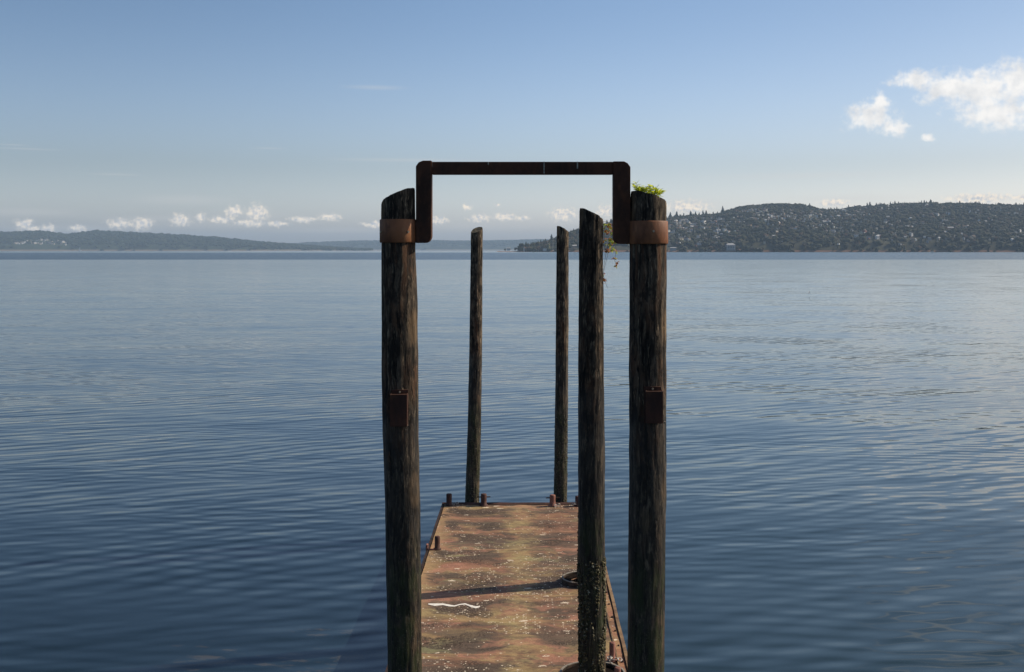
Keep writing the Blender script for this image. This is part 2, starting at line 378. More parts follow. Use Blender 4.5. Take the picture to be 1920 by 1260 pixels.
    # bird droppings : tiny flecks in drifts, fewer broad splashes
    drift = t.noise(t.map(pw, (0.8, 1.3, 1), loc=(31, 2, 0)), 1.2, 3.0, 0.6)
    vc = t.node('ShaderNodeTexVoronoi'); t.l.new(t.map(p, (1, 1.2, 1)), vc.inputs['Vector']); vc.inputs['Scale'].default_value = 40.0
    rr = t.xyz(vc.outputs['Color'])
    hit = t.m('GREATER_THAN', rr[0], t.ramp(drift, 0.42, 0.60, 0.965, 0.55))
    siz = t.m('MULTIPLY', t.m('MULTIPLY', rr[1], rr[1]), 0.55)
    fleck = t.m('MULTIPLY', hit, t.m('LESS_THAN', t.m('ADD', vc.outputs['Distance'], t.m('MULTIPLY', t.m('SUBTRACT', fine, 0.5), 0.4)), siz))
    v2 = t.node('ShaderNodeTexVoronoi'); t.l.new(t.map(t.v('ADD', p, t.v('SCALE', t.v('SUBTRACT', t.noise(p, 18.0, 3.0, 0.7, color=True), (0.5, 0.5, 0.5)), 0.09)), (0.75, 1.9, 1), loc=(5, 5, 0)), v2.inputs['Vector']); v2.inputs['Scale'].default_value = 6.0
    r2 = t.xyz(v2.outputs['Color'])
    f2 = t.m('MULTIPLY', t.m('GREATER_THAN', r2[0], 0.62), t.m('LESS_THAN', v2.outputs['Distance'], t.m('MULTIPLY', r2[1], 0.25)))
    white = t.m('MAXIMUM', fleck, f2)
    col = t.mix(t.m('MULTIPLY', white, 0.85), col, (0.72, 0.66, 0.56))
    hgt = t.m('ADD', t.m('MULTIPLY', t.m('MULTIPLY', patch, gr), 0.6), t.m('ADD', fine, t.m('MULTIPLY', white, 0.5)))
    col = t.mix(1.0, col, (1.06, 0.99, 0.88), 'MULTIPLY')
    setb(t, col, 0.82, spec=0.3, normal=bump(t, hgt, 0.7, 0.008)); return m_
M_deck = deck_mat()
M_rim = rust_mat('rim_angle', (0.10, 0.055, 0.035), (0.30, 0.19, 0.10), (0.42, 0.32, 0.16), 0.5)
M_white = simple('dried_white_paint', (0.80, 0.76, 0.68), 0.7, 0.12, 30)

def water_mat():
    m_, t = mat('sound_water')
    p = t.pos; xx, yy, zz = t.xyz(p)
    def slope(sc, rot, scale, detail, rough, loc=(0, 0, 0), dist=0.0):
        n = t.noise(t.map(p, sc, (0, 0, rot), loc), scale, detail, rough, dist, color=True)
        return t.v('SUBTRACT', n, (0.5, 0.5, 0.5))
    A = slope((0.75, 2.3, 1), math.radians(-9), 1.0, 2.5, 0.5, (3, 8, 0), 0.3)      # main ripples
    B = slope((0.24, 0.85, 1), math.radians(-14), 1.0, 2.0, 0.5, (13, 2, 0))          # longer swell
    C = slope((2.2, 6.5, 1), math.radians(4), 1.0, 2.0, 0.6, (1, 1, 0))               # fine
    D = slope((0.06, 0.26, 1), math.radians(20), 1.0, 1.0, 0.5, (5, 5, 0))              # cross chop
    wind = t.noise(t.map(p, (0.010, 0.05, 1)), 1.0, 3.0, 0.5)
    dist_ = t.m('SQRT', t.m('ADD', t.m('MULTIPLY', xx, xx), t.m('MULTIPLY', yy, yy)))
    far = t.ramp(dist_, 25.0, 140.0)
    fineamt = t.m('MULTIPLY', t.m('ADD', 0.35, t.m('MULTIPLY', far, 0.9)), t.ramp(wind, 0.35, 0.65, 0.5, 1.3))
    s = t.v('ADD', t.v('SCALE', A, 0.075), t.v('SCALE', B, 0.045))
    wp = t.noise(t.map(p, (0.55, 0.8, 1)), 1.0, 2.0, 0.5, color=True); wpl = t.noise(t.map(p, (0.07, 0.16, 1), loc=(4, 9, 0)), 1.0, 2.0, 0.5, color=True)
    wx, wy, wz = t.xyz(wp); lx, ly, lz = t.xyz(wpl)
    amp = t.noise(t.map(p, (0.16, 0.35, 1), loc=(8, 1, 0)), 1.0, 3.0, 0.55, color=True); am = t.xyz(amp)
    for (lam, deg, a_, w_, l_, m_i) in ((0.46, 30, 0.024, wx, lx, am[0]), (0.70, 19, 0.018, wy, ly, am[1]), (0.34, -7, 0.020, wz, lz, am[2]), (1.25, 8, 0.008, wx, ly, am[0]), (0.25, 14, 0.012, wy, lx, am[1])):
        kx, ky = -math.sin(math.radians(deg)), math.cos(math.radians(deg)); K = 2 * PI / lam
        ph = t.m('ADD', t.m('ADD', t.m('MULTIPLY', xx, kx * K), t.m('MULTIPLY', yy, ky * K)), t.m('ADD', t.m('MULTIPLY', w_, 7.0), t.m('MULTIPLY', l_, 16.0)))
        sn = t.m('SINE', t.m('ADD', ph, t.m('MULTIPLY', t.m('COSINE', ph), 0.35)))
        sl = t.m('MULTIPLY', t.m('MULTIPLY', sn, a_), t.ramp(m_i, 0.32, 0.66, 0.15, 1.35))
        s = t.v('ADD', s, t.comb(t.m('MULTIPLY', sl, kx), t.m('MULTIPLY', sl, ky), 0.0))
    s = t.v('ADD', s, t.v('SCALE', C, t.m('MULTIPLY', fineamt, 0.085)))
    s = t.v('ADD', s, t.v('SCALE', D, 0.05))
    # wind-roughened water far out, calm slick under the shore
    yb = t.m('ADD', yy, t.m('MULTIPLY', t.m('SUBTRACT', t.noise(t.map(p, (0.0006, 0.002, 1)), 1.0, 3.0, 0.6), 0.5), 120.0))
    band = t.m('MULTIPLY', t.ramp(yb, 470.0, 520.0), t.ramp(yb, 2100.0, 1500.0))
    streak = t.ramp(t.noise(t.map(p, (0.0004, 0.006, 1)), 1.0, 3.0, 0.6), 0.4, 0.6, 0.75, 1.1)
    gain = t.m('ADD', 1.0, t.m('MULTIPLY', band, t.m('MULTIPLY', streak, 2.2)))
    calm = t.ramp(yb, 2000.0, 2700.0, 1.0, 0.12)
    gain = t.m('MULTIPLY', gain, calm)
    gain = t.m('MULTIPLY', gain, t.ramp(dist_, 30.0, 90.0, 1.0, 0.72))
    s = t.v('MULTIPLY', t.v('SCALE', s, gain), (1.0, 1.0, 0.0))
    s = t.v('MULTIPLY', s, t.comb(t.ramp(dist_, 30.0, 200.0, 1.0, 2.6), 1.0, 0.0))
    # wave facets turned away are hidden behind crests at grazing angles, so the facets seen lean towards the eye
    inc = t.node('ShaderNodeNewGeometry').outputs['Incoming']; ix, iy, iz = t.xyz(inc)
    lean = t.m('MULTIPLY', t.m('MULTIPLY', t.ramp(iz, 0.16, 0.03, 0.0, 0.030), calm), t.m('ADD', 1.0, t.m('MULTIPLY', band, 0.8)))
    s = t.v('ADD', s, t.v('SCALE', t.comb(ix, iy, 0.0), lean))
    N = t.v('NORMALIZE', t.v('ADD', s, (0, 0, 1)))
    # sandy shallows glimpsed on the left of the pier, deeper blue elsewhere
    q = t.v('LENGTH', t.v('MULTIPLY', t.v('SUBTRACT', p, (-3.5, 12.0, 0)), (0.50, 0.30, 0)))
    qq = t.v('LENGTH', t.v('MULTIPLY', t.v('SUBTRACT', p, (-2.6, 11.2, 0)), (0.42, 0.36, 0)))
    ry = t.m('ADD', t.xyz(A)[1], t.m('MULTIPLY', t.xyz(B)[1], 0.6))
    ptch = t.m('MULTIPLY', t.ramp(qq, 1.0, 0.45), t.ramp(t.m('ADD', ry, t.m('MULTIPLY', t.m('SUBTRACT', t.noise(t.map(p, (0.9, 3.0, 1)), 2.6, 5.0, 0.7), 0.5), 0.9)), 0.15, 0.22))
    deep = t.mix(t.ramp(xx, -2.0, 4.0), (0.007, 0.020, 0.031), (0.010, 0.029, 0.033))
    deep = t.mix(t.m('MULTIPLY', t.ramp(dist_, 30.0, 9.0), 0.3), deep, (0.010, 0.018, 0.022))
    col = t.mix(t.m('MULTIPLY', ptch, 0.8), deep, (0.060, 0.053, 0.038))
    rough = t.m('ADD', t.ramp(dist_, 10.0, 320.0, 0.03, 0.12), t.m('MULTIPLY', band, 0.12))
    setb(t, col, rough, normal=N); t.b.inputs['IOR'].default_value = 1.333
    t.b.inputs['Specular IOR Level'].default_value = 0.5
    return m_
M_water = water_mat()

# ------------------------------------------------------------------ water
R_ = 13000.0
ang = np.linspace(0, 2 * PI, 97)[:-1]; radii = [0, 30, 120, 500, 2000, 6000, R_]
V = [(0, 0, 0)]; F = []
for r_ in radii[1:]:
    V += [(r_ * math.cos(a), r_ * math.sin(a), 0) for a in ang]
n_ = 96
for i in range(n_): F.append((0, 1 + i, 1 + (i + 1) % n_))
me = bpy.data.meshes.new('water')
for k in range(len(radii) - 2):
    b0 = 1 + k * n_; b1 = b0 + n_
    for i in range(n_): F.append((b0 + i, b1 + i, b1 + (i + 1) % n_, b0 + (i + 1) % n_))
me.from_pydata(V, [], F); link('water', me, M_water)['kind'] = 'structure'

# ------------------------------------------------------------------ hills
def prof(pts):
    xs = [p[0] for p in pts]; ys = [p[1] for p in pts]
    return lambda x_: np.interp(x_, xs, ys)
def vnoise(x_, y_, sc, seed=0.0, oct_=4):
    f = np.vectorize(lambda a, b: mn.fractal(Vector((a / sc, b / sc, seed)), 1.0, 2.0, oct_))
    return f(x_, y_)
def hill_mat(name, ground, beach, zb=4.0, sc=0.01):
    m_, t = mat(name)
    n = t.noise(t.pos, sc, 6.0, 0.6); n2 = t.noise(t.pos, sc * 6, 4.0, 0.6)
    col = t.mix(t.ramp(n, 0.35, 0.65), tuple(c * 0.7 for c in ground), tuple(c * 1.3 for c in ground))
    col = t.mix(t.m('MULTIPLY', t.ramp(n2, 0.55, 0.7), 0.6), col, tuple(c * 1.9 for c in ground))
    col = t.mix(t.ramp(t.m('ADD', t.xyz(t.pos)[2], t.m('MULTIPLY', n2, 3.0)), zb + 3.0, zb + 1.0), col, beach)
    setb(t, col, 0.95, spec=0.1); return m_
class Hill:
    def __init__(s, name, pxs, ridge, ys, depth, treeh, mat_, nx=240, ny=40, bluff=0.1, seed=0.0, rough=6.0, back=0.5):
        s.ridge, s.ys, s.depth, s.treeh, s.bluff, s.seed, s.rough = prof(ridge), prof(ys), prof(depth), treeh, bluff, seed, rough
        px = np.linspace(pxs[0], pxs[1], nx); d = np.linspace(0, 1 + back, ny)
        PX, D = np.meshgrid(px, d)
        X, Y, Z = s.at(PX.ravel(), D.ravel())
        V = np.stack([X, Y, Z], 1)
        i, j = np.meshgrid(np.arange(nx - 1), np.arange(ny - 1)); a = (j * nx + i).ravel()
        F = np.stack([a, a + 1, a + nx + 1, a + nx], 1)
        s.obj = link(name, np_mesh(name, V, F, [mat_], True)); s.obj['kind'] = 'structure'
    def at(s, px, d):
        px = np.asarray(px, float); d = np.asarray(d, float)
        y0 = s.ys(px); dep = s.depth(px); Y = y0 + dep * d; X = (px - VPX) / FPX * Y
        yr = y0 + dep
        H = np.maximum((HZN - s.ridge(px)) / FPX * yr + CAMZ - s.treeh, 1.5)
        f = np.where(d <= 1, s.bluff * np.clip(d / 0.04, 0, 1) + (1 - s.bluff) * np.power(np.clip(d, 0, 1), 0.85), 1 - 0.9 * (d - 1) ** 1.3)
        nz = vnoise(X, Y, 180.0, s.seed) * s.rough * np.clip(d * 6, 0, 1) * np.clip(H / 30, 0, 1) * np.where(d > 0.85, 0.35, 1.0)
        Z = H * f + nz - 1.2 * (d < 0.005)
        return X, Y, Z

rid_R = [(930, 467.5), (965, 466), (975, 462), (985, 457), (1000, 459), (1008, 456), (1020, 452), (1030, 450), (1040, 446), (1055, 440), (1070, 434),
         (1090, 426), (1115, 420), (1140, 416), (1165, 413), (1200, 409), (1240, 407), (1262, 405), (1300, 402.5), (1340, 400), (1356, 394), (1375, 387), (1400, 382),
         (1450, 379.5), (1490, 379.5), (1515, 381), (1530, 386), (1545, 390), (1575, 389.5), (1600, 386), (1650, 382), (1700, 380.5), (1750, 378),
         (1800, 379), (1850, 380), (1920, 382), (2100, 372), (2400, 390), (2600, 440)]
M_hr = hill_mat('hill_ground', (0.055, 0.055, 0.035), (0.20, 0.12, 0.085), 3.0)
M_hl = hill_mat('hill_ground_left', (0.030, 0.042, 0.026), (0.24, 0.19, 0.14), 5.0)
M_hf = hill_mat('hill_ground_far', (0.030, 0.042, 0.030), (0.26, 0.23, 0.19), 8.0)
hillR = Hill('hill_right', (932, 2600), rid_R, [(930, 2480), (1300, 2500), (2600, 2300)], [(930, 40), (1000, 120), (1100, 400), (1250, 800), (1500, 1000), (2600, 900)], 8.0, M_hr, 330, 48, 0.10, 1.0)
rid_L = [(-700, 430), (-300, 425), (0, 434), (60, 432.5), (80, 432), (105, 435), (125, 438), (150, 434), (180, 431.5), (215, 433), (250, 435), (300, 436), (330, 438.5), (360, 440.5),
         (400, 443), (440, 447), (470, 450.5), (500, 453.5), (540, 456.5), (600, 460.5), (660, 465), (712, 468)]
hillL = Hill('hill_left', (-700, 712), rid_L, [(-700, 5200), (712, 6700)], [(-700, 900), (300, 900), (712, 300)], 12.0, M_hl, 260, 36, 0.25, 2.0, 9.0)
rid_F = [(200, 455), (480, 456), (520, 457), (560, 456), (600, 453.5), (640, 452), (700, 450.5), (760, 450), (820, 450), (870, 451), (930, 451.5), (970, 450), (1030, 449), (1080, 448), (1200, 446), (1500, 450), (1900, 455)]
hillF = Hill('hill_far', (200, 1900), rid_F, [(200, 9800), (1900, 9800)], [(200, 1200), (1900, 1200)], 14.0, M_hf, 220, 24, 0.35, 3.0, 14.0)
rid_F2 = [(-900, 452), (0, 452), (400, 455), (700, 452), (1000, 446.5), (1100, 445), (2000, 448), (3000, 450)]
hillF2 = Hill('hill_horizon', (-900, 3000), rid_F2, [(-900, 11600), (3000, 11600)], [(-900, 900), (3000, 900)], 14.0, M_hf, 160, 16, 0.3, 5.0, 14.0)

# ------------------------------------------------------------------ crowns
def ico(sub=1):
    bm = bmesh.new(); bmesh.ops.create_icosphere(bm, subdivisions=sub, radius=1.0)
    v = np.array([x_.co[:] for x_ in bm.verts]); bm.verts.ensure_lookup_table()
    f = np.array([[q.index for q in fc.verts] for fc in bm.faces]); bm.free(); return v, f
IV, IF = ico(2); IV1, IF1 = ico(1)
def dec_template(seed, base=(IV, IF)):
    r = np.random.default_rng(seed); v = base[0].copy()
    k = np.array([mn.noise(Vector(p) * 2.2 + Vector((seed, 0, 0))) for p in v])
    v *= (1 + 0.45 * k[:, None] + 0.12 * r.normal(size=(len(v), 1)))
    v[:, 2] = v[:, 2] * 0.5 + 0.5; v[:, :2] *= 0.5
    return v, base[1]
def con_template(seed, tiers=4, seg=7):
    r = np.random.default_rng(seed); V = []; F = []
    for k in range(tiers):
        z0 = 0.08 + 0.8 * k / tiers; z1 = min(1.0, z0 + 0.42 - 0.02 * k); R0 = 0.24 * (1 - k / tiers) + 0.045
        b = len(V); V.append((0, 0, z1))
        for i in range(seg):
            a = 2 * PI * (i + r.random() * 0.7) / seg; rr = R0 * (0.6 + 0.7 * r.random())
            V.append((rr * math.cos(a), rr * math.sin(a), z0 + r.normal() * 0.03))
        for i in range(seg): F.append((b, b + 1 + i, b + 1 + (i + 1) % seg))
    return np.array(V), np.array(F)
DT = [dec_template(i, (IV1, IF1)) for i in range(6)]; CT = [con_template(i) for i in range(6)]
def crowns(name, X, Y, Z, H, Wd, kinds, mat_):
    Vs, Fs = [], []; off = 0
    for i in range(len(X)):
        v, f = (CT if kinds[i] else DT)[i % 6]
        a = rng.random() * 6.28; c_, s_ = math.cos(a), math.sin(a)
        w = Wd[i]; vv = np.empty_like(v)
        vv[:, 0] = (v[:, 0] * c_ - v[:, 1] * s_) * w + X[i]; vv[:, 1] = (v[:, 0] * s_ + v[:, 1] * c_) * w + Y[i]; vv[:, 2] = v[:, 2] * H[i] + Z[i] - 0.12 * H[i]
        Vs.append(vv); Fs.append(f + off); off += len(v)
    me = np_mesh(name, np.concatenate(Vs), np.concatenate(Fs), [mat_], False)
    o = link(name, me); return o
def leaf_mat(name, cols, sc, spread=0.0):
    m_, t = mat(name)
    v = t.voro(t.pos, sc, out='Color'); r = t.xyz(v)
    col = t.mix(r[0], cols[0], cols[1])
    col = t.mix(t.m('GREATER_THAN', r[1], 0.72), col, cols[2])
    col = t.mix(t.m('GREATER_THAN', r[2], 0.93), col, cols[3])
    big_ = t.noise(t.pos, sc * 0.12, 3.0, 0.6)
    col = t.mix(t.ramp(big_, 0.35, 0.65), t.mix(0.35, col, (0.012, 0.018, 0.010)), col)
    setb(t, col, 0.9, spec=0.15); return m_
M_forR = leaf_mat('forest_leaves', ((0.020, 0.028, 0.015), (0.042, 0.047, 0.026), (0.068, 0.064, 0.034), (0.10, 0.062, 0.042)), 0.09)
M_forL = leaf_mat('forest_leaves_left', ((0.015, 0.024, 0.013), (0.022, 0.033, 0.016), (0.028, 0.038, 0.018), (0.04, 0.035, 0.02)), 0.06)

# houses first, so that the wood leaves them in view
house_spots = []    # px, d, size
def dens(px, d):
    if px < 1190: return 0.02 if d > 0.2 else 0.0
    if 1350 < px < 1530 and d > 0.80: return 0.0
    if px < 1620:
        base = 0.95 if 0.42 < d < 0.78 else (0.55 if 0.15 < d <= 0.42 else 0.35)
        if 1370 < px < 1560 and 0.12 < d < 0.40: base = 0.22
        if d < 0.1: base = 0.35 if px < 1340 else 0.12
        return base
    if d < 0.1: return 0.6
    return 0.42 if d < 0.6 else 0.22
while len(house_spots) < 232:
    px = 1245 + 760 * (rng.random() ** 1.25); d = 0.03 + 0.93 * rng.random()
    if px > 1960: continue
    if rng.random() < dens(px, d):
        house_spots.append((px, d))
hx = np.array([h[0] for h in house_spots]); hd = np.array([h[1] for h in house_spots])
HX, HY, HZ = hillR.at(hx, hd)

n = 13000
px = 975 + rng.random(n) ** 0.9 * 1180; d = rng.random(n) * 1.08
hgt = hillR.ridge(px)
keep = (HZN - hgt) > 4
keep &= ~((px < 1240) & (d < 0.06) & (px > 975) & (rng.random(n) < 0.7))
px, d = px[keep], d[keep]
X, Y, Z = hillR.at(px, d)
H = 5.0 + 7.5 * rng.random(len(px)) ** 1.5; kind = rng.random(len(px)) < 0.28
H = np.where(kind, H * 1.45, H); Wd = np.where(kind, H * 0.95, H * (1.15 + 0.5 * rng.random(len(px))))
dome = (px > 1352) & (px < 1540) & (d > 0.72)
H = np.where(dome, 6 + 2.5 * rng.random(len(px)), H); Wd = np.where(dome, H * 1.4, Wd)
edge_ = d > 0.97
H = np.where(edge_ & ~kind, H * 0.85, H)
ok = np.ones(len(px), bool)
for i in range(len(HX)):
    ok &= ~((np.abs(X - HX[i]) < 9) & (Y - HY[i] < 8) & (HY[i] - Y < 34))
X, Y, Z, H, Wd, kind = [a[ok] for a in (X, Y, Z, H, Wd, kind)]
tag(crowns('forest', X, Y, Z, H, Wd, kind, M_forR), 'dark green wood covering the hillside behind the houses on the right', 'forest', kind='stuff')
n = 9000
px = -500 + rng.random(n) * 1195; d = rng.random(n) ** 0.8 * 1.05
X, Y, Z = hillL.at(px, d); H = 11 + 9 * rng.random(n) ** 2; kind = rng.random(n) < 0.35; Wd = np.where(kind, H * 1.1, H * 1.7)
ok = ~((px > 22) & (px < 130) & (d < 0.34) & (rng.random(n) < 0.8))
tag(crowns('forest', X[ok], Y[ok], Z[ok], H[ok], Wd[ok], kind[ok], M_forL), 'hazy blue-green wood on the long hill across the water on the left', 'forest', kind='stuff')
n = 5200
px = 420 + rng.random(n) * 760; d = rng.random(n) ** 0.5 * 1.03
X, Y, Z = hillF.at(px, d); H = 12 + 12 * rng.random(n) ** 2; kind = rng.random(n) < 0.4; Wd = np.where(kind, H * 1.4, H * 2.2)
tag(crowns('forest', X, Y, Z, H, Wd, kind, M_forL), 'pale hazy woodland on the farthest shore between the gate piles', 'forest', kind='stuff')

# ------------------------------------------------------------------ houses
def flat(name, col, rough=0.8):
    m_, t = mat(name); setb(t, col + (1,), rough, spec=0.2); return m_
wallc = {'white': (0.66, 0.65, 0.62), 'cream': (0.48, 0.43, 0.34), 'grey': (0.32, 0.34, 0.36), 'tan': (0.36, 0.26, 0.18), 'blue': (0.36, 0.44, 0.52), 'brick red': (0.26, 0.11, 0.08)}
roofc = {'dark grey': (0.05, 0.05, 0.055), 'brown': (0.10, 0.065, 0.045), 'light grey': (0.42, 0.42, 0.42)}
WM = {k: flat('wall_' + k.replace(' ', '_'), v) for k, v in wallc.items()}; RM = {k: flat('roof_' + k.replace(' ', '_'), v) for k, v in roofc.items()}
M_glass = simple('window_glass', (0.03, 0.04, 0.05), 0.15, 0.2)
_hm = {}
def house_mesh(w, rf, var):
    k = (w, rf, var)
    if k in _hm: return _hm[k]
    Wd_, Dp, Hh = [(12, 9, 5.5), (9, 8, 7.0), (15, 8, 4.5)][var]
    V = []; F = []; MI = []
    def bx(x0, x1, y0, y1, z0, z1, mi):
        b = len(V); V.extend([(x0, y0, z0), (x1, y0, z0), (x1, y1, z0), (x0, y1, z0), (x0, y0, z1), (x1, y0, z1), (x1, y1, z1), (x0, y1, z1)])
        for f in ((0, 1, 5, 4), (1, 2, 6, 5), (2, 3, 7, 6), (3, 0, 4, 7), (4, 5, 6, 7), (3, 2, 1, 0)): F.append(tuple(b + q for q in f)); MI.append(mi)
    a, c_ = Wd_ / 2, Dp / 2
    bx(-a, a, -c_, c_, -4, Hh, 0)
    b = len(V); e = 0.6; rh = Hh + 2.8
    V.extend([(-a - e, -c_ - e, Hh - 0.2), (a + e, -c_ - e, Hh - 0.2), (a + e, c_ + e, Hh - 0.2), (-a - e, c_ + e, Hh - 0.2), (-a - e, 0, rh), (a + e, 0, rh)])
    F.extend([(b, b + 1, b + 5, b + 4), (b + 2, b + 3, b + 4, b + 5)]); MI += [1, 1]
    V.extend([(-a - e, -c_ - e, Hh - 0.2), (-a - e, c_ + e, Hh - 0.2), (-a - e, 0, rh), (a + e, -c_ - e, Hh - 0.2), (a + e, c_ + e, Hh - 0.2), (a + e, 0, rh)])
    F.extend([(b + 6, b + 7, b + 8, b + 8), (b + 9, b + 10, b + 11, b + 11)]); MI += [0, 0]
    F[-2] = F[-2][:3]; F[-1] = F[-1][:3]
    # windows on the front, a little proud of the wall
    nw = 3 if Wd_ > 10 else 2
    for i in range(nw):
        xc = -a + (i + 0.5) * Wd_ / nw; bx(xc - 0.9, xc + 0.9, -c_ - 0.05, -c_ + 0.1, 1.6, 3.4, 2)
    bx(a * 0.4, a * 0.4 + 0.9, 0.5, 1.4, Hh, rh + 0.8, 3)
    me = bpy.data.meshes.new('house'); me.from_pydata(V, [], F)
    for m_ in (WM[w], RM[rf], M_glass, RM['brown']): me.materials.append(m_)
    me.polygons.foreach_set('material_index', MI); me.update(); _hm[k] = me; return me
M_white_h = WM['white']
def place_house(px, d, hill, w, rf, var, sc, label, group, rot):
    X, Y, Z = hill.at(np.array([px]), np.array([d]))
    o = link('house', house_mesh(w, rf, var)); o.location = (X[0], Y[0], Z[0] + 0.8 * sc); o.scale = (sc, sc, sc); o.rotation_euler = (0, 0, rot)
    return tag(o, label, 'house', group)
wk = list(wallc); wp = [0.42, 0.16, 0.14, 0.12, 0.10, 0.06]; rk = list(roofc); rp = [0.5, 0.25, 0.25]
ORD = ['leftmost', 'second from left', 'third from left', 'fourth from left', 'fifth from left', 'sixth from left', 'seventh from left', 'eighth from left', 'ninth from left', 'tenth from left',
       'eleventh from left', 'twelfth from left', 'thirteenth from left', 'fourteenth from left', 'fifteenth from left', 'sixteenth from left', 'seventeenth from left', 'eighteenth from left']
jobs = {}
for (px, d) in house_spots:
    w = str(rng.choice(wk, p=wp)); rf = str(rng.choice(rk, p=rp))
    zone = 'low by the shore' if d < 0.18 else ('at mid slope' if d < 0.5 else ('on the upper slope' if d < 0.75 else 'just under the skyline'))
    reg = 'near the gate' if px < 1345 else ('below the wooded dome' if px < 1560 else ('right of the wooded dome' if px < 1740 else 'near the right edge'))
    jobs.setdefault((w, rf, zone, reg), []).append((px, d, hillR, 0.5 + 0.45 * rng.random()))
for i in range(44):
    px = 28 + 96 * rng.random(); d = 0.03 + 0.24 * rng.random()
    w = str(rng.choice(['white', 'cream', 'grey'], p=[0.25, 0.35, 0.4])); rf = str(rng.choice(rk))
    jobs.setdefault((w, rf, 'in the village', 'below the left hill'), []).append((px, d, hillL, 0.75 + 0.35 * rng.random()))
for (w, rf, zone, reg), L_ in jobs.items():
    L_.sort(key=lambda q: q[0])
    for k, (px, d, hl, sc) in enumerate(L_):
        pre = (ORD[k] + ' ') if len(L_) > 1 else ''
        place_house(px, d, hl, w, rf, int(rng.integers(3)), sc, f'{pre}{w} {rf}-roofed house {zone} {reg}', 'houses in the left village' if hl is hillL else 'houses on the right hillside', rng.normal() * 0.6 + 0.35)

Vs, Fs, Mi, off = [], [], [], 0
HV = np.array([(-5, -4, -3), (5, -4, -3), (5, 4, -3), (-5, 4, -3), (-5, -4, 5), (5, -4, 5), (5, 4, 5), (-5, 4, 5), (-5.4, -4.4, 4.9), (5.4, -4.4, 4.9), (5.4, 4.4, 4.9), (-5.4, 4.4, 4.9), (-5.4, 0, 7.6), (5.4, 0, 7.6)], float)
HF = np.array([(0, 1, 5), (0, 5, 4), (1, 2, 6), (1, 6, 5), (2, 3, 7), (2, 7, 6), (3, 0, 4), (3, 4, 7), (8, 9, 13), (8, 13, 12), (10, 11, 12), (10, 12, 13), (8, 12, 11), (9, 10, 13)])
cnt = 0
while cnt < 950:
    px = 1150 + 820 * rng.random() ** 1.15; d = 0.02 + 0.94 * rng.random()
    if rng.random() > dens(px, d) * 1.1: continue
    cnt += 1
    X, Y, Z = hillR.at(np.array([px]), np.array([d])); sc = 0.30 + 0.28 * rng.random(); a = rng.normal() * 0.6 + 0.35
    v = HV * sc * np.array([0.8 + 0.9 * rng.random(), 1, 0.8 + 0.5 * rng.random()]); ca, sa = math.cos(a), math.sin(a)
    Vs.append(np.stack([v[:, 0] * ca - v[:, 1] * sa + X[0], v[:, 0] * sa + v[:, 1] * ca + Y[0], v[:, 2] + Z[0] + 2.4], 1)); Fs.append(HF + off); off += len(HV)
    w_ = int(rng.choice(6, p=[0.16, 0.2, 0.26, 0.2, 0.12, 0.06])); r_ = 6 + int(rng.choice(3, p=[0.45, 0.3, 0.25])); Mi += [w_] * 8 + [r_] * 4 + [w_] * 2
o = link('distant_houses', np_mesh('distant_houses', np.concatenate(Vs), np.concatenate(Fs), [WM[k] for k in wallc] + [RM[k] for k in roofc], False, Mi))
tag(o, 'many small muted houses scattered among the trees of the right hillside', 'houses', kind='stuff')

# larger buildings near the right-hand shore and on the point
def shore_building(name, px0, px1, py0, py1, Y, label, wall, roof, depth=10, hip=True, cols=0):
    a = atY(px0, py1, Y); b = atY(px1, py0, Y); zb = max(0.2, a.z); h = b.z - zb
    t = thing(name, ((a.x + b.x) / 2, Y, zb), label, 'building' if name != 'lighthouse' else 'lighthouse')
    bm = bmesh.new(); box(bm, a.x, b.x, Y, Y + depth, zb - 3, zb + h * 0.72); bm_obj('wall', bm, wall, t)
    bm = bmesh.new()
    e = 0.4; z0 = zb + h * 0.72 + 0.01; x0, x1 = a.x - e, b.x + e; y0, y1 = Y - e, Y + depth + e; ym = (y0 + y1) / 2; zt = zb + h
    ins = (x1 - x0) * (0.2 if hip else 0.0)
    vs = [bm.verts.new(v) for v in ((x0, y0, z0), (x1, y0, z0), (x1, y1, z0), (x0, y1, z0), (x0 + ins, ym, zt), (x1 - ins, ym, zt))]
    for f in ((0, 1, 5, 4), (1, 2, 5), (2, 3, 4, 5), (3, 0, 4), (3, 2, 1, 0)): bm.faces.new([vs[q] for q in f])
    bm_obj('roof', bm, roof, t)
    nn = max(2, int((b.x - a.x) / 3.2))
    for i in range(nn):
        xc = a.x + (i + 0.5) * (b.x - a.x) / nn
        bm = bmesh.new(); box(bm, xc - 0.6, xc + 0.6, Y - 0.05, Y + 0.1, zb + h * 0.25, zb + h * 0.5); bm_obj('window', bm, M_glass, t)
    for i in range(cols):
        xc = a.x + (i + 0.5) * (b.x - a.x) / cols
        bm = bmesh.new(); cyl(bm, (xc, Y - 1.2, zb), (xc, Y - 1.2, zb + h * 0.72), 0.3, seg=8); bm_obj('column', bm, M_white_h, t)
    return t
shore_building('shore_hall', 1362, 1379, 456, 467.5, 2492, 'broad grey hall with white columns at the water edge right of the gate', WM['grey'], RM['light grey'], 12, True, 5)
shore_building('boathouse', 1421, 1429, 465.5, 469, 2485, 'low white boathouse on the shore under the wooded dome', WM['white'], RM['light grey'], 8, False)
shore_building('boathouse', 1257, 1268, 463.5, 468, 2490, 'low grey boathouse on the shore just right of the gate', WM['grey'], RM['light grey'], 8, False)
shore_building('waterfront_house', 1704, 1712, 454, 463, 2540, 'tall cream house with peaked roof near the right shore', WM['cream'], RM['brown'], 9, False)
shore_building('waterfront_house', 1718, 1727, 453, 461, 2560, 'white gabled house with blue-grey roof right of the tall cream house', WM['white'], RM['dark grey'], 9, False)
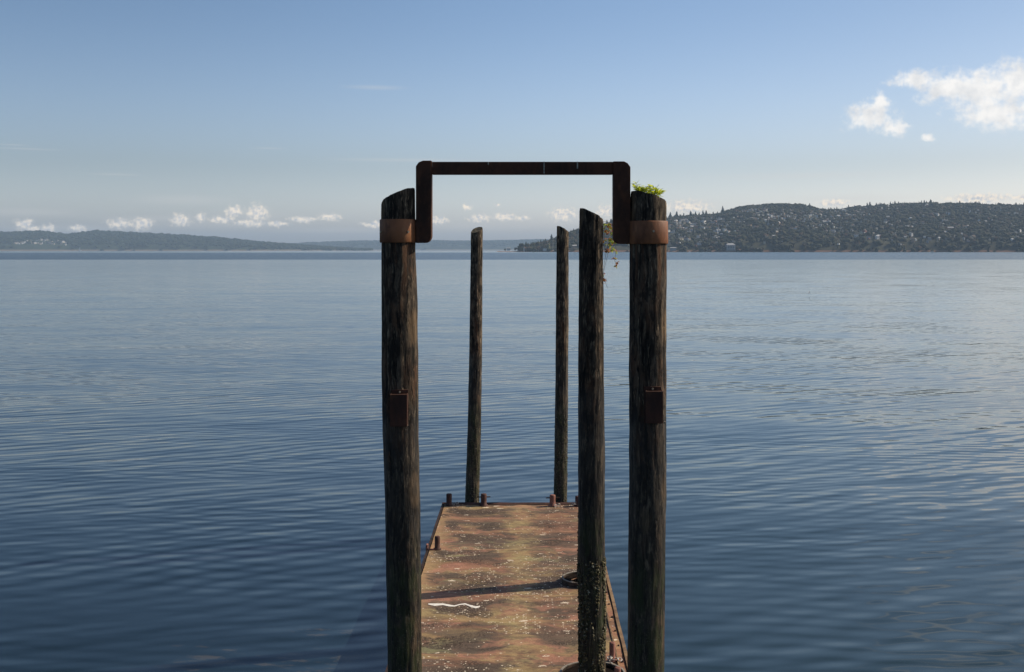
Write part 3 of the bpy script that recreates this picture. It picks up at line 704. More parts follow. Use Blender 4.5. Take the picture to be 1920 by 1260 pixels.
shore_building('point_house', 1066, 1081, 459, 465.5, 2500, 'long pinkish building on the point seen between the inner piles', WM['tan'], RM['light grey'], 9, False)
shore_building('point_house', 950, 957, 464.5, 467.3, 2478, 'little white hut near the tip of the low point', WM['white'], RM['light grey'], 5, False)
shore_building('point_house', 1018, 1025, 465, 467.6, 2478, 'little white shed beside the pale round tree on the point', WM['white'], RM['dark grey'], 5, False)
# lighthouse
p = atY(982.5, 467, 2480)
lt = thing('lighthouse', (p.x, p.y, 1.5), 'small square white lighthouse tower on the low point', 'lighthouse')
bm = bmesh.new(); box(bm, p.x - 1.2, p.x + 1.2, 2479, 2481.4, 0.5, 9.5); bm_obj('tower', bm, WM['white'], lt)
bm = bmesh.new(); cyl(bm, (p.x, 2480.2, 9.5), (p.x, 2480.2, 11.0), 0.9, seg=10); bm_obj('lantern_room', bm, M_glass, lt)
bm = bmesh.new(); cyl(bm, (p.x, 2480.2, 11.0), (p.x, 2480.2, 12.2), 1.1, 0.1, seg=10); bm_obj('roof', bm, RM['light grey'], lt)
# flag pole
p = atY(1037, 468, 2479)
fp = thing('flagpole', (p.x, 2479, 1.5), 'tall thin white pole standing on the point beside the conifer', 'pole')
bm = bmesh.new(); cyl(bm, (p.x, 2479, 0.5), (p.x, 2479, 31), 0.32, 0.16, 8); bm_obj('pole', bm, WM['white'], fp)
bm = bmesh.new(); bmesh.ops.create_uvsphere(bm, u_segments=8, v_segments=6, radius=0.4, matrix=Matrix.Translation((p.x, 2479, 31.2))); bm_obj('finial', bm, WM['white'], fp)

# ------------------------------------------------------------------ single trees
M_bark = simple('tree_bark', (0.06, 0.045, 0.03), 0.9)
M_con = leaf_mat('conifer_needles', ((0.018, 0.028, 0.014), (0.030, 0.042, 0.020), (0.040, 0.050, 0.022), (0.05, 0.05, 0.03)), 0.5)
M_pale = leaf_mat('pale_leaves', ((0.16, 0.15, 0.06), (0.20, 0.19, 0.08), (0.13, 0.13, 0.05), (0.22, 0.17, 0.08)), 0.5)
def conifer_crown(seed, slim=1.0):
    r = random.Random(seed); bm = bmesh.new(); tiers = 9
    for k in range(tiers):
        f = k / tiers; z0 = 0.12 + 0.80 * f; R0 = (0.23 * (1 - f) ** 0.85 + 0.02) * slim
        for i in range(9):
            a = 2 * PI * (i + r.random()) / 9; rr = R0 * (0.55 + 0.7 * r.random()); w = 0.35
            tip = (rr * math.cos(a), rr * math.sin(a), z0 - 0.03 - 0.03 * r.random())
            l_ = (0.35 * rr * math.cos(a - w * 1.6), 0.35 * rr * math.sin(a - w * 1.6), z0 + 0.05); r2 = (0.35 * rr * math.cos(a + w * 1.6), 0.35 * rr * math.sin(a + w * 1.6), z0 + 0.05)
            up = (0, 0, min(1.0, z0 + 0.15))
            vs = [bm.verts.new(q) for q in (tip, l_, r2, up, (0, 0, z0))]
            bm.faces.new((vs[0], vs[1], vs[3])); bm.faces.new((vs[0], vs[3], vs[2])); bm.faces.new((vs[1], vs[0], vs[4])); bm.faces.new((vs[0], vs[2], vs[4]))
    me = bpy.data.meshes.new('crown'); bm.to_mesh(me); bm.free(); me.materials.append(M_con); return me
CM = [conifer_crown(i, [1.5, 1.9, 1.2, 1.6][i]) for i in range(4)]
bm = bmesh.new(); cyl(bm, (0, 0, -0.15), (0, 0, 0.9), 0.022, 0.004, 7); TM = bpy.data.meshes.new('trunk'); bm.to_mesh(TM); bm.free(); TM.materials.append(M_bark)
def tree_at(px, pytop, hill, d, label, group, k=0, name='conifer', minh=8):
    X, Y, Z = hill.at(np.array([px]), np.array([d])); X, Y, Z = X[0], Y[0], Z[0]
    zt = CAMZ + (HZN - pytop) / FPX * Y; h = max(minh, zt - Z)
    t = thing(name, (X, Y, Z), label, 'tree', group); t.scale = (h, h, h); t.rotation_euler = (0, 0, rng.random() * 6)
    c_ = link('crown', CM[k % 4], None, t); tr = link('trunk', TM, None, t)
    return t
sk = [(1257, 396.5, 'just right of the gate post'), (1269, 395, 'just right of the gate post'), (1282, 398, 'just right of the gate post'), (1295, 394, 'just right of the gate post'), (1304, 395.5, 'just right of the gate post'),
      (1311, 397.5, 'just right of the gate post'), (1318, 393, 'left of the wooded dome'), (1324, 393.5, 'left of the wooded dome'), (1355, 385.5, 'at the left foot of the wooded dome'), (1518, 380, 'at the right end of the wooded dome'),
      (1591, 383, 'right of the wooded dome'), (1602, 384, 'right of the wooded dome'), (1626, 379, 'right of the wooded dome'), (1631, 377.5, 'right of the wooded dome'), (1643, 379, 'right of the wooded dome'), (1650, 379, 'right of the wooded dome'),
      (1678, 375.5, 'midway along the right ridge'), (1706, 378, 'midway along the right ridge'), (1728, 375, 'midway along the right ridge'), (1733, 374.5, 'midway along the right ridge'), (1737, 376, 'midway along the right ridge'),
      (1745, 373, 'midway along the right ridge'), (1800, 376, 'towards the right edge of the view'), (1828, 377, 'towards the right edge of the view'), (1872, 379, 'towards the right edge of the view'), (1905, 379, 'towards the right edge of the view')]
seen_ = {}
for i, (px, py, w) in enumerate(sk):
    k_ = seen_.get(w, 0); seen_[w] = k_ + 1; tot = sum(1 for q in sk if q[2] == w)
    tree_at(px, py, hillR, 0.98, (ORD[k_] + ' ' if tot > 1 else '') + f'dark pointed conifer above the skyline {w}', 'skyline conifers', i)
for i, (px, py, d) in enumerate([(1034, 438, 0.85), (1023, 447, 0.7), (1046, 442, 0.9), (1060, 437, 0.9), (1138, 411, 0.95), (1146, 409, 0.95), (1152, 412, 0.95)]):
    tree_at(px, py, hillR, d, ['tall pointed conifer beside the white pole on the point', 'round-topped dark conifer left of the white pole', 'dark conifer right of the white pole', 'dark conifer rising behind the inner right pile',
            'leftmost conifer on the ridge between the vine and the gate leg', 'second conifer on the ridge between the vine and the gate leg', 'third conifer on the ridge behind the gate leg'][i], 'conifers on the ridge behind the gate' if i > 3 else 'conifers on the point', i)
# broadleaf clump trees at the point
def broad_tree(px, pytop, w_m, Yd, label, m_, group=None, zbase=1.5):
    X = (px - VPX) / FPX * Yd; zt = CAMZ + (HZN - pytop) / FPX * Yd; h = zt - zbase
    t = thing('broadleaf_tree', (X, Yd, zbase), label, 'tree', group)
    bm = bmesh.new(); cyl(bm, (X, Yd, zbase - 1), (X, Yd, zbase + h * 0.5), 0.35, 0.15, 7); bm_obj('trunk', bm, M_bark, t)
    Vs, Fs, off = [], [], 0; r = random.Random(int(px))
    for i in range(16):
        v, f = DT[i % 6]; s_ = h * (0.28 + 0.14 * r.random())
        ox, oy, oz = (r.random() - 0.5) * w_m * 0.75, (r.random() - 0.5) * w_m * 0.6, h * (0.12 + 0.58 * r.random())
        Vs.append(v * s_ + np.array([ox, oy, oz])); Fs.append(f + off); off += len(v)
    link('crown', np_mesh('crown', np.concatenate(Vs), np.concatenate(Fs), [m_]), None, t); return t
broad_tree(1027, 457, 8, 2484, 'pale yellowish round tree beside the little shed on the point', M_pale)
for i, (px, py, w) in enumerate([(978, 456, 11), (986, 457, 11), (998, 455, 10), (1007, 454, 10), (967, 464, 6), (947, 466, 4)]):
    broad_tree(px, py, w, 2500 + 12 * i, ['dark bushy tree at the left end of the wooded point', 'dark bushy tree directly behind the white lighthouse', 'dark domed tree right of the lighthouse', 'second dark domed tree right of the lighthouse', 'low dark bush on the point left of the lighthouse', 'low bush at the tip of the point'][i], M_forR)

# ------------------------------------------------------------------ small boats, mast, birds
M_hullw = simple('boat_paint', (0.78, 0.77, 0.74), 0.4, 0.05); M_sail = simple('boat_sail', (0.75, 0.73, 0.68), 0.7, 0.05)
def boat(px, Y, L, label, mast=0.0, cat='boat', name='motor_boat'):
    X = (px - VPX) / FPX * Y
    t = thing(name, (X, Y, 0), label, cat)
    bm = bmesh.new(); prof_ = [(-0.5, 0.14), (-0.3, 0.17), (0.1, 0.16), (0.35, 0.1), (0.5, 0.0)]
    top, bot = [], []
    for (u, w) in prof_: top.append((X + u * L, w * L)); bot.append((X + u * L * 0.9, w * L * 0.6))
    lt_, lb, rt_, rb = [], [], [], []
    for (a_, b_), (c_, d_) in zip(top, bot):
        lt_.append(bm.verts.new((a_, Y - b_, 0.12 * L))); rt_.append(bm.verts.new((a_, Y + b_ + 0.001, 0.12 * L)))
        lb.append(bm.verts.new((c_, Y - d_, -0.05 * L))); rb.append(bm.verts.new((c_, Y + d_ + 0.001, -0.05 * L)))
    for i in range(4):
        bm.faces.new((lt_[i], lt_[i + 1], lb[i + 1], lb[i])); bm.faces.new((rt_[i], rb[i], rb[i + 1], rt_[i + 1])); bm.faces.new((lt_[i], rt_[i], rt_[i + 1], lt_[i + 1])); bm.faces.new((lb[i], lb[i + 1], rb[i + 1], rb[i]))
    bm.faces.new((lt_[0], lb[0], rb[0], rt_[0])); bm_obj('hull', bm, M_hullw, t)
    bm = bmesh.new(); box(bm, X - 0.2 * L, X + 0.12 * L, Y - 0.1 * L, Y + 0.1 * L, 0.12 * L, 0.26 * L, 0.02 * L); bm_obj('cabin', bm, M_hullw, t)
    if mast:
        bm = bmesh.new(); cyl(bm, (X, Y, 0.12 * L), (X, Y, mast), 0.15, 0.08, 6); bm_obj('mast', bm, M_hullw, t)
        bm = bmesh.new(); vs = [bm.verts.new(v) for v in ((X - 0.2, Y, mast * 0.95), (X - 0.2, Y, 0.3 * L), (X - 0.42 * L, Y, 0.3 * L), (X - 0.2, Y + 0.05, mast * 0.95), (X - 0.2, Y + 0.05, 0.3 * L), (X - 0.42 * L, Y + 0.05, 0.3 * L))]
        bm.faces.new(vs[:3]); bm.faces.new(vs[5:2:-1]); bm_obj('sail', bm, M_sail, t)
    return t
boat(150, 5200, 16, 'tiny white sailing boat below the left hill', 20, 'sailboat', 'sailboat')
boat(522, 6000, 15, 'tiny sailing boat far out left of the gate', 13, 'sailboat', 'sailboat')
boat(1293, 2380, 6, 'small white motor boat moored off the shore just right of the gate')
boat(1748, 2350, 7, 'small white motor boat off the shore near the right edge')
boat(1690, 2400, 5, 'small white motor boat moored close under the right shore')
M_bird = simple('bird_dark', (0.03, 0.03, 0.035), 0.7); M_gull = simple('gull_white', (0.80, 0.80, 0.78), 0.6, 0.06)
def bird(c, s, m_, label, head, up, name='bird'):
    t = thing(name, c, label, 'bird'); c = Vector(c)
    bm = bmesh.new()
    rows = []
    for k, (u, r_) in enumerate([(-0.5, 0.03), (-0.3, 0.05), (-0.1, 0.10), (0.15, 0.10), (0.3, 0.055), (0.4, 0.065), (0.48, 0.04), (0.56, 0.008)]):
        rows.append([bm.verts.new((r_ * math.cos(a) * 1.0, u, r_ * math.sin(a) + (0.04 if u > 0.3 else 0))) for a in np.linspace(0, 2 * PI, 9)[:-1]])
    for a, b in zip(rows, rows[1:]):
        for i in range(8): bm.faces.new((a[i], a[(i + 1) % 8], b[(i + 1) % 8], b[i]))
    bm.faces.new(rows[0]); bm.faces.new(rows[-1][::-1])
    def wings(bm):
        for sgn in (-1, 1):
            pr = [(0.07, 0.18, -0.14, 0.03), (0.5, 0.16, -0.10, 0.03 + 0.35 * up), (1.0, -0.02, -0.16, 0.03 + 0.75 * up)]
            tv = []
            for (x_, ya, yb_, z_) in pr:
                tv.append([bm.verts.new((sgn * x_, ya, z_ + 0.012)), bm.verts.new((sgn * x_, yb_, z_ + 0.004)), bm.verts.new((sgn * x_, yb_, z_ - 0.008)), bm.verts.new((sgn * x_, ya, z_ - 0.012))])
            for a, b in zip(tv, tv[1:]):
                for i in range(4): bm.faces.new((a[i], a[(i + 1) % 4], b[(i + 1) % 4], b[i]))
            bm.faces.new(tv[0]); bm.faces.new(tv[-1][::-1])
    R = Matrix.Translation(c) @ Matrix.Rotation(head, 4, 'Z') @ Matrix.Scale(s, 4)
    wings(bm)
    bmesh.ops.transform(bm, matrix=R, verts=bm.verts); bm_obj('body', bm, m_, t)
    return t
bird(tuple(atY(1029, 199.5, 500)), 0.62, M_bird, 'tiny dark bird flying high in the sky above the gate', 0.1, -0.35)
bird(tuple(atY(1517, 549.5, 105)), 0.20, M_gull, 'small white gull low over the water right of the gate', 1.5, 1.1, 'gull')

# ------------------------------------------------------------------ timber piles
def smooth_interp(zs, vals, z_):
    return np.interp(z_, zs, vals)
def make_pile(Y, rows, cutL, cutR, b, label, matw, seed, segs=72, crust=None, top_mat=True, group='timber mooring piles'):
    pts = sorted([(atY((l + r) / 2, py, Y), (r - l) / 2 / FPX * Y) for (l, r, py) in rows], key=lambda q: q[0].z)
    zs = [q[0].z for q in pts]; cx = [q[0].x for q in pts]; rr = [q[1] for q in pts]
    z0 = -1.6
    # follow the lean down below the water
    sl = (cx[-1] - cx[0]) / (zs[-1] - zs[0]); zs = [z0] + zs; cx = [cx[0] + sl * (z0 - zs[1])] + cx; rr = [rr[0] * 1.02] + rr
    lR = atY(0, cutL, Y).z; rR = atY(0, cutR, Y).z
    rt = rr[-1]; cxt = cx[-1]; a = (rR - lR) / (2 * rt); zm = (lR + rR) / 2
    t = thing('timber_pile', (cxt, Y, 0.0), label, 'pile', group)
    nrow = 330; V = []; F = []
    ts = np.linspace(0, 1, nrow)
    for t_ in ts:
        for s_ in range(segs):
            th = 2 * PI * s_ / segs; ux, uy = math.cos(th), math.sin(th)
            ztop = zm + a * (ux * rt) + b * (uy * rt)
            # torn, slightly uneven saw cut
            ztop += 0.008 * mn.noise(Vector((ux * 2, uy * 2, seed))) + 0.002 * mn.noise(Vector((ux * 14, uy * 14, seed + 3)))
            z_ = z0 + t_ * (ztop - z0)
            c_ = np.interp(z_, zs, cx); r_ = np.interp(z_, zs, rr)
            n1 = mn.noise(Vector((ux * 1.3 + seed * 5, uy * 1.3, z_ * 0.9)))
            n2 = mn.noise(Vector((ux * 6.5, uy * 6.5 + seed * 3, z_ * 0.8)))
            n3 = mn.noise(Vector((ux * 15, uy * 15 + seed, z_ * 2.4)))
            g = -0.005 * max(0.0, 1 - abs(n2) * 7) - 0.002 * max(0, 1 - abs(n3) * 4)
            rad = r_ * (1 + 0.03 * n1) + g + 0.002 * n3 + 0.004 * mn.noise(Vector((ux * 4 + seed, uy * 4, z_ * 5)))
            if t_ > 0.9985: rad -= 0.004
            V.append((c_ + rad * ux - cxt, rad * uy, z_))
    for k in range(nrow - 1):
        for s_ in range(segs):
            q = k * segs; F.append((q + s_, q + (s_ + 1) % segs, q + segs + (s_ + 1) % segs, q + segs + s_))
    me = np_mesh('shaft', V, F, [matw], True)
    link('shaft', me, None, t)
    # cut top
    base = np.array(V[-segs:]); ctr = base.mean(0); tv = [tuple(p) for p in base]; tf = []
    for k, f in enumerate((0.72, 0.42, 0.14)):
        for s_ in range(segs):
            p = ctr + (base[s_] - ctr) * f; p[2] += -0.004 - 0.006 * mn.noise(Vector((p[0] * 40, p[1] * 40, seed)))
            tv.append(tuple(p))
    tv.append(tuple(ctr + np.array([0, 0, -0.01])))
    for k in range(3):
        for s_ in range(segs): tf.append((k * segs + s_, k * segs + (s_ + 1) % segs, (k + 1) * segs + (s_ + 1) % segs, (k + 1) * segs + s_))
    for s_ in range(segs): tf.append((3 * segs + s_, 3 * segs + (s_ + 1) % segs, 4 * segs))
    me = bpy.data.meshes.new('cut_top'); me.from_pydata(tv, [], tf); link('cut_top', me, M_end, t)
    if crust:
        zt_, amount, size, side = crust
        Vs, Fs, off = [], [], 0; r = random.Random(seed * 11 + 1)
        for i in range(amount):
            z_ = zt_ - abs(r.gauss(0, 0.02)) - (zt_ - 0.1) * r.random()
            th = r.random() * 2 * PI
            if side and r.random() < 0.45: th = r.gauss(-0.35, 0.75)
            cov_ = 1.0 if z_ < zt_ - 0.15 else 0.6
            if r.random() > cov_: continue
            if mn.noise(Vector((math.cos(th) * 2.2, math.sin(th) * 2.2, z_ * 2.3 + seed))) < -0.12: continue
            c_ = np.interp(z_, zs, cx) - cxt; r_ = np.interp(z_, zs, rr) * 1.0
            s1 = size * (0.45 + 1.1 * r.random() ** 2)
            v = IV1 * np.array([1, 1, 1.1]) * s1 * (1 + 0.35 * np.array([r.random() - 0.5 for _ in range(len(IV1))])[:, None])
            v[:, 0] += c_ + (r_ + s1 * 0.1) * math.cos(th); v[:, 1] += (r_ + s1 * 0.1) * math.sin(th); v[:, 2] += z_
            Vs.append(v); Fs.append(IF1 + off); off += len(v)
        o = link('barnacle_crust', np_mesh('barnacle_crust', np.concatenate(Vs), np.concatenate(Fs), [M_crust], True), None, t); o['kind'] = 'stuff'
    return t, (zs, cx, rr)
YG = 8.5
pL, gL = make_pile(YG, [(715, 778, 355), (715, 779, 470), (715, 782, 560), (716, 784, 700), (718, 785, 820), (722, 788, 950), (725, 790, 1100), (727, 791, 1260)],
                   379, 353, -0.12, 'thick dark left pile of the gate, its slanted top rising to the right', M_gatewood, 1, crust=(0.95, 420, 0.012, False))
pR, gR = make_pile(YG, [(1182, 1248, 360), (1180, 1250, 470), (1180, 1250, 700), (1180, 1249, 900), (1178, 1247, 1050), (1177, 1245, 1260)],
                   359, 377, -0.1, 'thick dark pile on the right of the gate with green weeds on top', M_gatewood, 2, crust=(0.95, 420, 0.012, False))
YD, YC = 9.95, 12.85
pD, gD = make_pile(YD, [(1086, 1131, 395), (1085, 1131, 500), (1084, 1132, 700), (1084, 1134, 850), (1084, 1134, 1040), (1085, 1134, 1100), (1086, 1136, 1260)],
                   391, 412, -0.15, 'tall pile with steep slanted top and thick barnacles below, inside the gate', M_wood, 3, crust=(1.69, 6500, 0.0095, True))
pC, gC = make_pile(YC, [(1091, 1125, 440), (1088, 1125, 800), (1085, 1122, 950), (1082, 1120, 1088)],
                   440, 446, -0.1, 'pile mostly hidden behind the tall barnacled pile, grey hoop at its foot', M_wood, 4, crust=(1.65, 2200, 0.009, True))
pFL, gFL = make_pile(17.15, [(883, 905, 435), (880, 904, 650), (877, 902, 800), (872, 898, 943)],
                     434, 427.5, 0.42, 'slender pile with pale slanted top beyond the far left end of the deck', M_wood2, 5, crust=(1.75, 700, 0.006, True))
pFR, gFR = make_pile(17.15, [(1044, 1066, 430), (1042, 1066, 600), (1041, 1065, 750), (1038, 1063, 943)],
                     423.5, 434, -0.15, 'slender pile beyond the far right end of the deck, top slanting down right', M_wood2, 6, crust=(1.95, 1100, 0.007, True))

def pile_xr(g, z_): return float(np.interp(z_, g[0], g[1])), float(np.interp(z_, g[0], g[2]))

# ------------------------------------------------------------------ steel gate frame
gate = thing('gate_frame', (atY(981, 400, YG).x, YG, atY(0, 455, YG).z), 'rusty brown steel gate frame bridging the two front piles', 'gate')
def zpx(py, Y=YG): return CAMZ + (HZN - py) / FPX * Y
def xpx(px, Y=YG): return (px - VPX) / FPX * Y
def plate(outline, y0, y1, bev=0.004):
    bm = bmesh.new()
    f = [bm.verts.new((x_, y0, z_)) for (x_, z_) in outline]; b_ = [bm.verts.new((x_, y1, z_)) for (x_, z_) in outline]
    bm.faces.new(f); bm.faces.new(b_[::-1]); n = len(f)
    for i in range(n): bm.faces.new((f[i], b_[i], b_[(i + 1) % n], f[(i + 1) % n]))
    bmesh.ops.recalc_face_normals(bm, faces=bm.faces)
    es = [e for e in bm.edges]
    bmesh.ops.bevel(bm, geom=es, offset=bev, segments=2, affect='EDGES', profile=0.5, clamp_overlap=True)
    return bm
def arc(cx_, cz_, r_, a0, a1, n=6): return [(cx_ + r_ * math.cos(a0 + (a1 - a0) * i / n), cz_ + r_ * math.sin(a0 + (a1 - a0) * i / n)) for i in range(n + 1)]
ya, yb = YG - 0.055, YG + 0.055
# left leg : outer top corner chamfered, inner bottom corner rounded
x0, x1, zt, zb = xpx(781), xpx(810), zpx(302), zpx(455.5); r_ = 0.055
out = [(x0, zb)] + arc(x1 - r_, zb + r_, r_, -PI / 2, 0) + [(x1, zt)] + [(x0 + 0.056, zt), (x0 + 0.022, zt - 0.014), (x0, zt - 0.045)]
bm_obj('gate_leg', plate(out, ya, yb), M_frame, gate)
x0r, x1r = xpx(1149), xpx(1181); ztr, zbr = zpx(303.5), zpx(457.5)
out = [(x1r, zbr), (x1r, ztr - 0.045), (x1r - 0.022, ztr - 0.014), (x1r - 0.050, ztr), (x0r, ztr)] + arc(x0r + r_, zbr + r_, r_, PI, 1.5 * PI)
bm_obj('gate_leg', plate(out[::-1], ya, yb), M_frame, gate)
bm = bmesh.new(); box(bm, x1 + 0.001, x0r - 0.001, ya + 0.012, yb - 0.012, zpx(327.5), zpx(304.0), 0.008)
bm_obj('crossbar', bm, M_frame, gate)
for xa_ in (x1 + 0.003, x0r - 0.003):
    bm = bmesh.new(); n_w = 14
    for k in range(n_w):
        zc_ = zpx(326.5) + (zpx(305) - zpx(326.5)) * (k + 0.5) / n_w
        bmesh.ops.create_icosphere(bm, subdivisions=1, radius=0.0062, matrix=Matrix.Translation((xa_, ya + 0.0115, zc_ + rng.normal() * 0.0006)))
    bm_obj('weld_bead', bm, M_frame, gate)
# thin inner lip under the crossbar
M_drop = simple('dropping', (0.30, 0.28, 0.23), 0.8, 0.4, 60)
for (px0, px1, py0, wd) in ((810.5, 812.2, 304, 9), (1019, 1021, 304, 22), (1081, 1083.5, 304, 13), (915, 917, 305, 5)):
    bm = bmesh.new(); box(bm, xpx(px0), xpx(px1), ya + 0.0085, ya + 0.0135, zpx(py0 + wd), zpx(py0 - 0.2)); bm_obj('dropping_streak', bm, M_drop, gate)
def band(g, py0, py1, gap_dir, bolts, right):
    z0, z1 = zpx(py1), zpx(py0); bm = bmesh.new(); seg = 72; vi, vo = [], []
    for k, z_ in enumerate((z0, z0 + 0.006, z1 - 0.006, z1)):
        cx_, r_ = pile_xr(g, z_); ins = 0.004 if k in (0, 3) else 0
        ro = r_ + 0.0125 - ins; ri = r_ * 0.94
        vo.append([bm.verts.new((cx_ + ro * math.cos(2 * PI * i / seg), YG + ro * math.sin(2 * PI * i / seg), z_)) for i in range(seg)])
        vi.append([bm.verts.new((cx_ + ri * math.cos(2 * PI * i / seg), YG + ri * math.sin(2 * PI * i / seg), z_)) for i in range(seg)])
    for k in range(3):
        for i in range(seg): bm.faces.new((vo[k][i], vo[k][(i + 1) % seg], vo[k + 1][(i + 1) % seg], vo[k + 1][i]))
    for a_, b_ in ((vo[0], vi[0]), (vo[3], vi[3])):
        for i in range(seg): bm.faces.new((a_[i], a_[(i + 1) % seg], b_[(i + 1) % seg], b_[i]))
    bo = bm_obj('clamp_band', bm, M_band, gate, True)
    for p_ in bo.data.polygons: p_.use_smooth = abs(p_.normal.z) < 0.5
    cx_, r_ = pile_xr(g, (z0 + z1) / 2); R = r_ + 0.0125
    for (bqx, bqy) in bolts:
        bx_ = xpx(bqx) - cx_; bx_ = max(-R * 0.97, min(R * 0.97, bx_)); by_ = -math.sqrt(R * R - bx_ * bx_)
        nrm = Vector((bx_, by_, 0)).normalized(); c_ = Vector((cx_ + bx_, YG + by_, zpx(bqy)))
        bm = bmesh.new(); cyl(bm, c_ - nrm * 0.004, c_ + nrm * 0.010, 0.010, 0.009, 6)
        me = bpy.data.meshes.new('bolt'); bmesh.ops.translate(bm, verts=bm.verts, vec=-Vector(gate.location)); bmesh.ops.recalc_face_normals(bm, faces=bm.faces); bm.to_mesh(me); bm.free()
        link('bolt', me, M_bolt, bo)
    # welded flange joining band to leg
    return bo
band(gL, 411.5, 455, 0, [(718, 435), (768, 435)], False)
band(gR, 414.5, 457.5, 0, [(1221, 434)], True)
for (a_, b_, z0, z1) in ((xpx(770), xpx(781) - 0.001, zpx(454.5), zpx(413)), (xpx(1181) + 0.001, xpx(1190), zpx(456.5), zpx(416))):
    bm = bmesh.new(); box(bm, a_, b_, YG - 0.045, YG + 0.045, z0, z1, 0.004)
    bm_obj('weld_flange', bm, M_frame, gate)

# ------------------------------------------------------------------ steel pockets bolted to the front piles
def pocket(g, px0, px1, py0, py1, ppx0, ppx1, ppy0, label, tilt):
    cx_, r_ = pile_xr(g, zpx((py0 + py1) / 2)); yf = YG - r_
    Yb = yf - 0.09
    X0, X1 = xpx(px0, Yb), xpx(px1, Yb); Z0, Z1 = zpx(py1, Yb), zpx(py0, Yb)
    t = thing('steel_pocket', ((X0 + X1) / 2, yf, Z0), label, 'bracket', 'steel pockets on the front piles')
    def rot(bm):
        bmesh.ops.rotate(bm, cent=((X0 + X1) / 2, yf, (Z0 + Z1) / 2), matrix=Matrix.Rotation(tilt, 3, 'Z'), verts=bm.verts)
    bm = bmesh.new(); th = 0.008
    box(bm, X0, X1, Yb, Yb + th, Z0, Z1, 0.002); box(bm, X0, X0 + th, Yb + th + 0.0005, yf + 0.03, Z0, Z1, 0.002); box(bm, X1 - th, X1, Yb + th + 0.0005, yf + 0.03, Z0, Z1, 0.002)
    box(bm, X0 + th, X1 - th, Yb + th + 0.0005, yf + 0.02, Z0, Z0 + th, 0.001); box(bm, X0 + th, X1 - th, Yb + th + 0.0005, yf + 0.02, Z1 - th - 0.004, Z1 - 0.004, 0.001); rot(bm)
    bm_obj('box', bm, M_box, t)
    bm = bmesh.new(); yp = yf - 0.010
    box(bm, xpx(ppx0, yp), xpx(ppx1, yp), yp, yp + 0.022, Z0 - 0.012, zpx(ppy0, yp), 0.002); rot(bm); bm_obj('back_plate', bm, M_box, t)
    for (bx_, bz_) in ((xpx((ppx0 + ppx1) / 2, yp), zpx(ppy0 + 4, yp)), (xpx(px1 + 1.0, yp), Z0 - 0.004)):
        bm = bmesh.new(); cyl(bm, (bx_, yp + 0.004, bz_), (bx_, yp - 0.012, bz_), 0.009, 0.008, 6); rot(bm); bm_obj('bolt', bm, M_bolt, t)
pocket(gL, 730, 762, 740, 800, 734, 765, 731, 'small rusty steel pocket bolted to the left gate pile', 0.06)
pocket(gR, 1213, 1245, 734, 794, 1208, 1240, 725, 'small dark rusty steel pocket bolted to the right gate pile', -0.08)

# ------------------------------------------------------------------ floating deck
ZD = CAMZ - 4.0; XL, XR, YN, YF = -1.347, 0.964, 9.25, 16.77
deck = thing('floating_deck', ((XL + XR) / 2, (YN + YF) / 2, ZD), 'long rusty steel floating deck spattered with bird droppings', 'dock')
nx, ny = 118, 300; V = []; F = []
def deckz(x_, y_):
    z_ = ZD + 0.010 * mn.noise(Vector((x_ * 1.2, y_ * 1.8, 3))) + 0.0025 * mn.noise(Vector((x_ * 7, y_ * 7, 1)))
    for rb in ribs: z_ += 0.004 * math.exp(-((y_ - rb) / 0.020) ** 2) - 0.004 * math.exp(-((y_ - rb) / 0.18) ** 2)
    return z_
ribs = [10.55, 11.52, 12.35, 13.4, 14.25, 15.15, 15.9]
holes = [(pile_xr(gD, ZD)[0], YD, 0.20), (pile_xr(gC, ZD)[0], YC, 0.18)]
for j in range(ny + 1):
    for i in range(nx + 1):
        x_ = XL + 0.03 + (XR - XL - 0.06) * i / nx; y_ = YN + (YF - YN) * j / ny
        z_ = deckz(x_, y_)
        V.append((x_, y_, z_))
def inhole(i, j):
    x_ = XL + 0.03 + (XR - XL - 0.06) * (i + 0.5) / nx; y_ = YN + (YF - YN) * (j + 0.5) / ny
    return any((x_ - hx_) ** 2 + (y_ - hy_) ** 2 < hr_ ** 2 for hx_, hy_, hr_ in holes)
for j in range(ny):
    for i in range(nx):
        if inhole(i, j): continue
        a_ = j * (nx + 1) + i; F.append((a_, a_ + 1, a_ + nx + 2, a_ + nx + 1))
Vn = np.array(V); Vn -= np.array(deck.location)
link('deck_plate', np_mesh('deck_plate', Vn, F, [M_deck], True), None, deck)
bm = bmesh.new()
box(bm, XL, XL + 0.022, YN, YF, -0.35, ZD - 0.024); box(bm, XR - 0.022, XR, YN, YF, -0.35, ZD - 0.024)
box(bm, XL + 0.024, XR - 0.024, YN, YN + 0.02, -0.35, ZD - 0.026); box(bm, XL + 0.024, XR - 0.024, YF - 0.02, YF, -0.35, ZD - 0.026)
box(bm, XL + 0.024, XR - 0.024, YN + 0.022, YF - 0.022, -0.34, -0.30)
bm_obj('hull', bm, M_hull, deck)
bm = bmesh.new()   # rubbing angle irons along the edges
def wavy_bar(bm, xa, xb, z0, z1, y0, y1, seed):
    n = 46; prev = None
    for k in range(n + 1):
        y_ = y0 + (y1 - y0) * k / n; o_ = 0.006 * mn.noise(Vector((seed, y_ * 1.1, 0))); oz = 0.005 * mn.noise(Vector((seed + 5, y_ * 1.6, 0)))
        cur = [bm.verts.new(v) for v in ((xa + o_, y_, z0), (xb + o_, y_, z0), (xb + o_, y_, z1 + oz), (xa + o_, y_, z1 + oz))]
        if prev:
            for i in range(4): bm.faces.new((prev[i], prev[(i + 1) % 4], cur[(i + 1) % 4], cur[i]))
        else: bm.faces.new(cur)
        prev = cur
    bm.faces.new(prev[::-1])
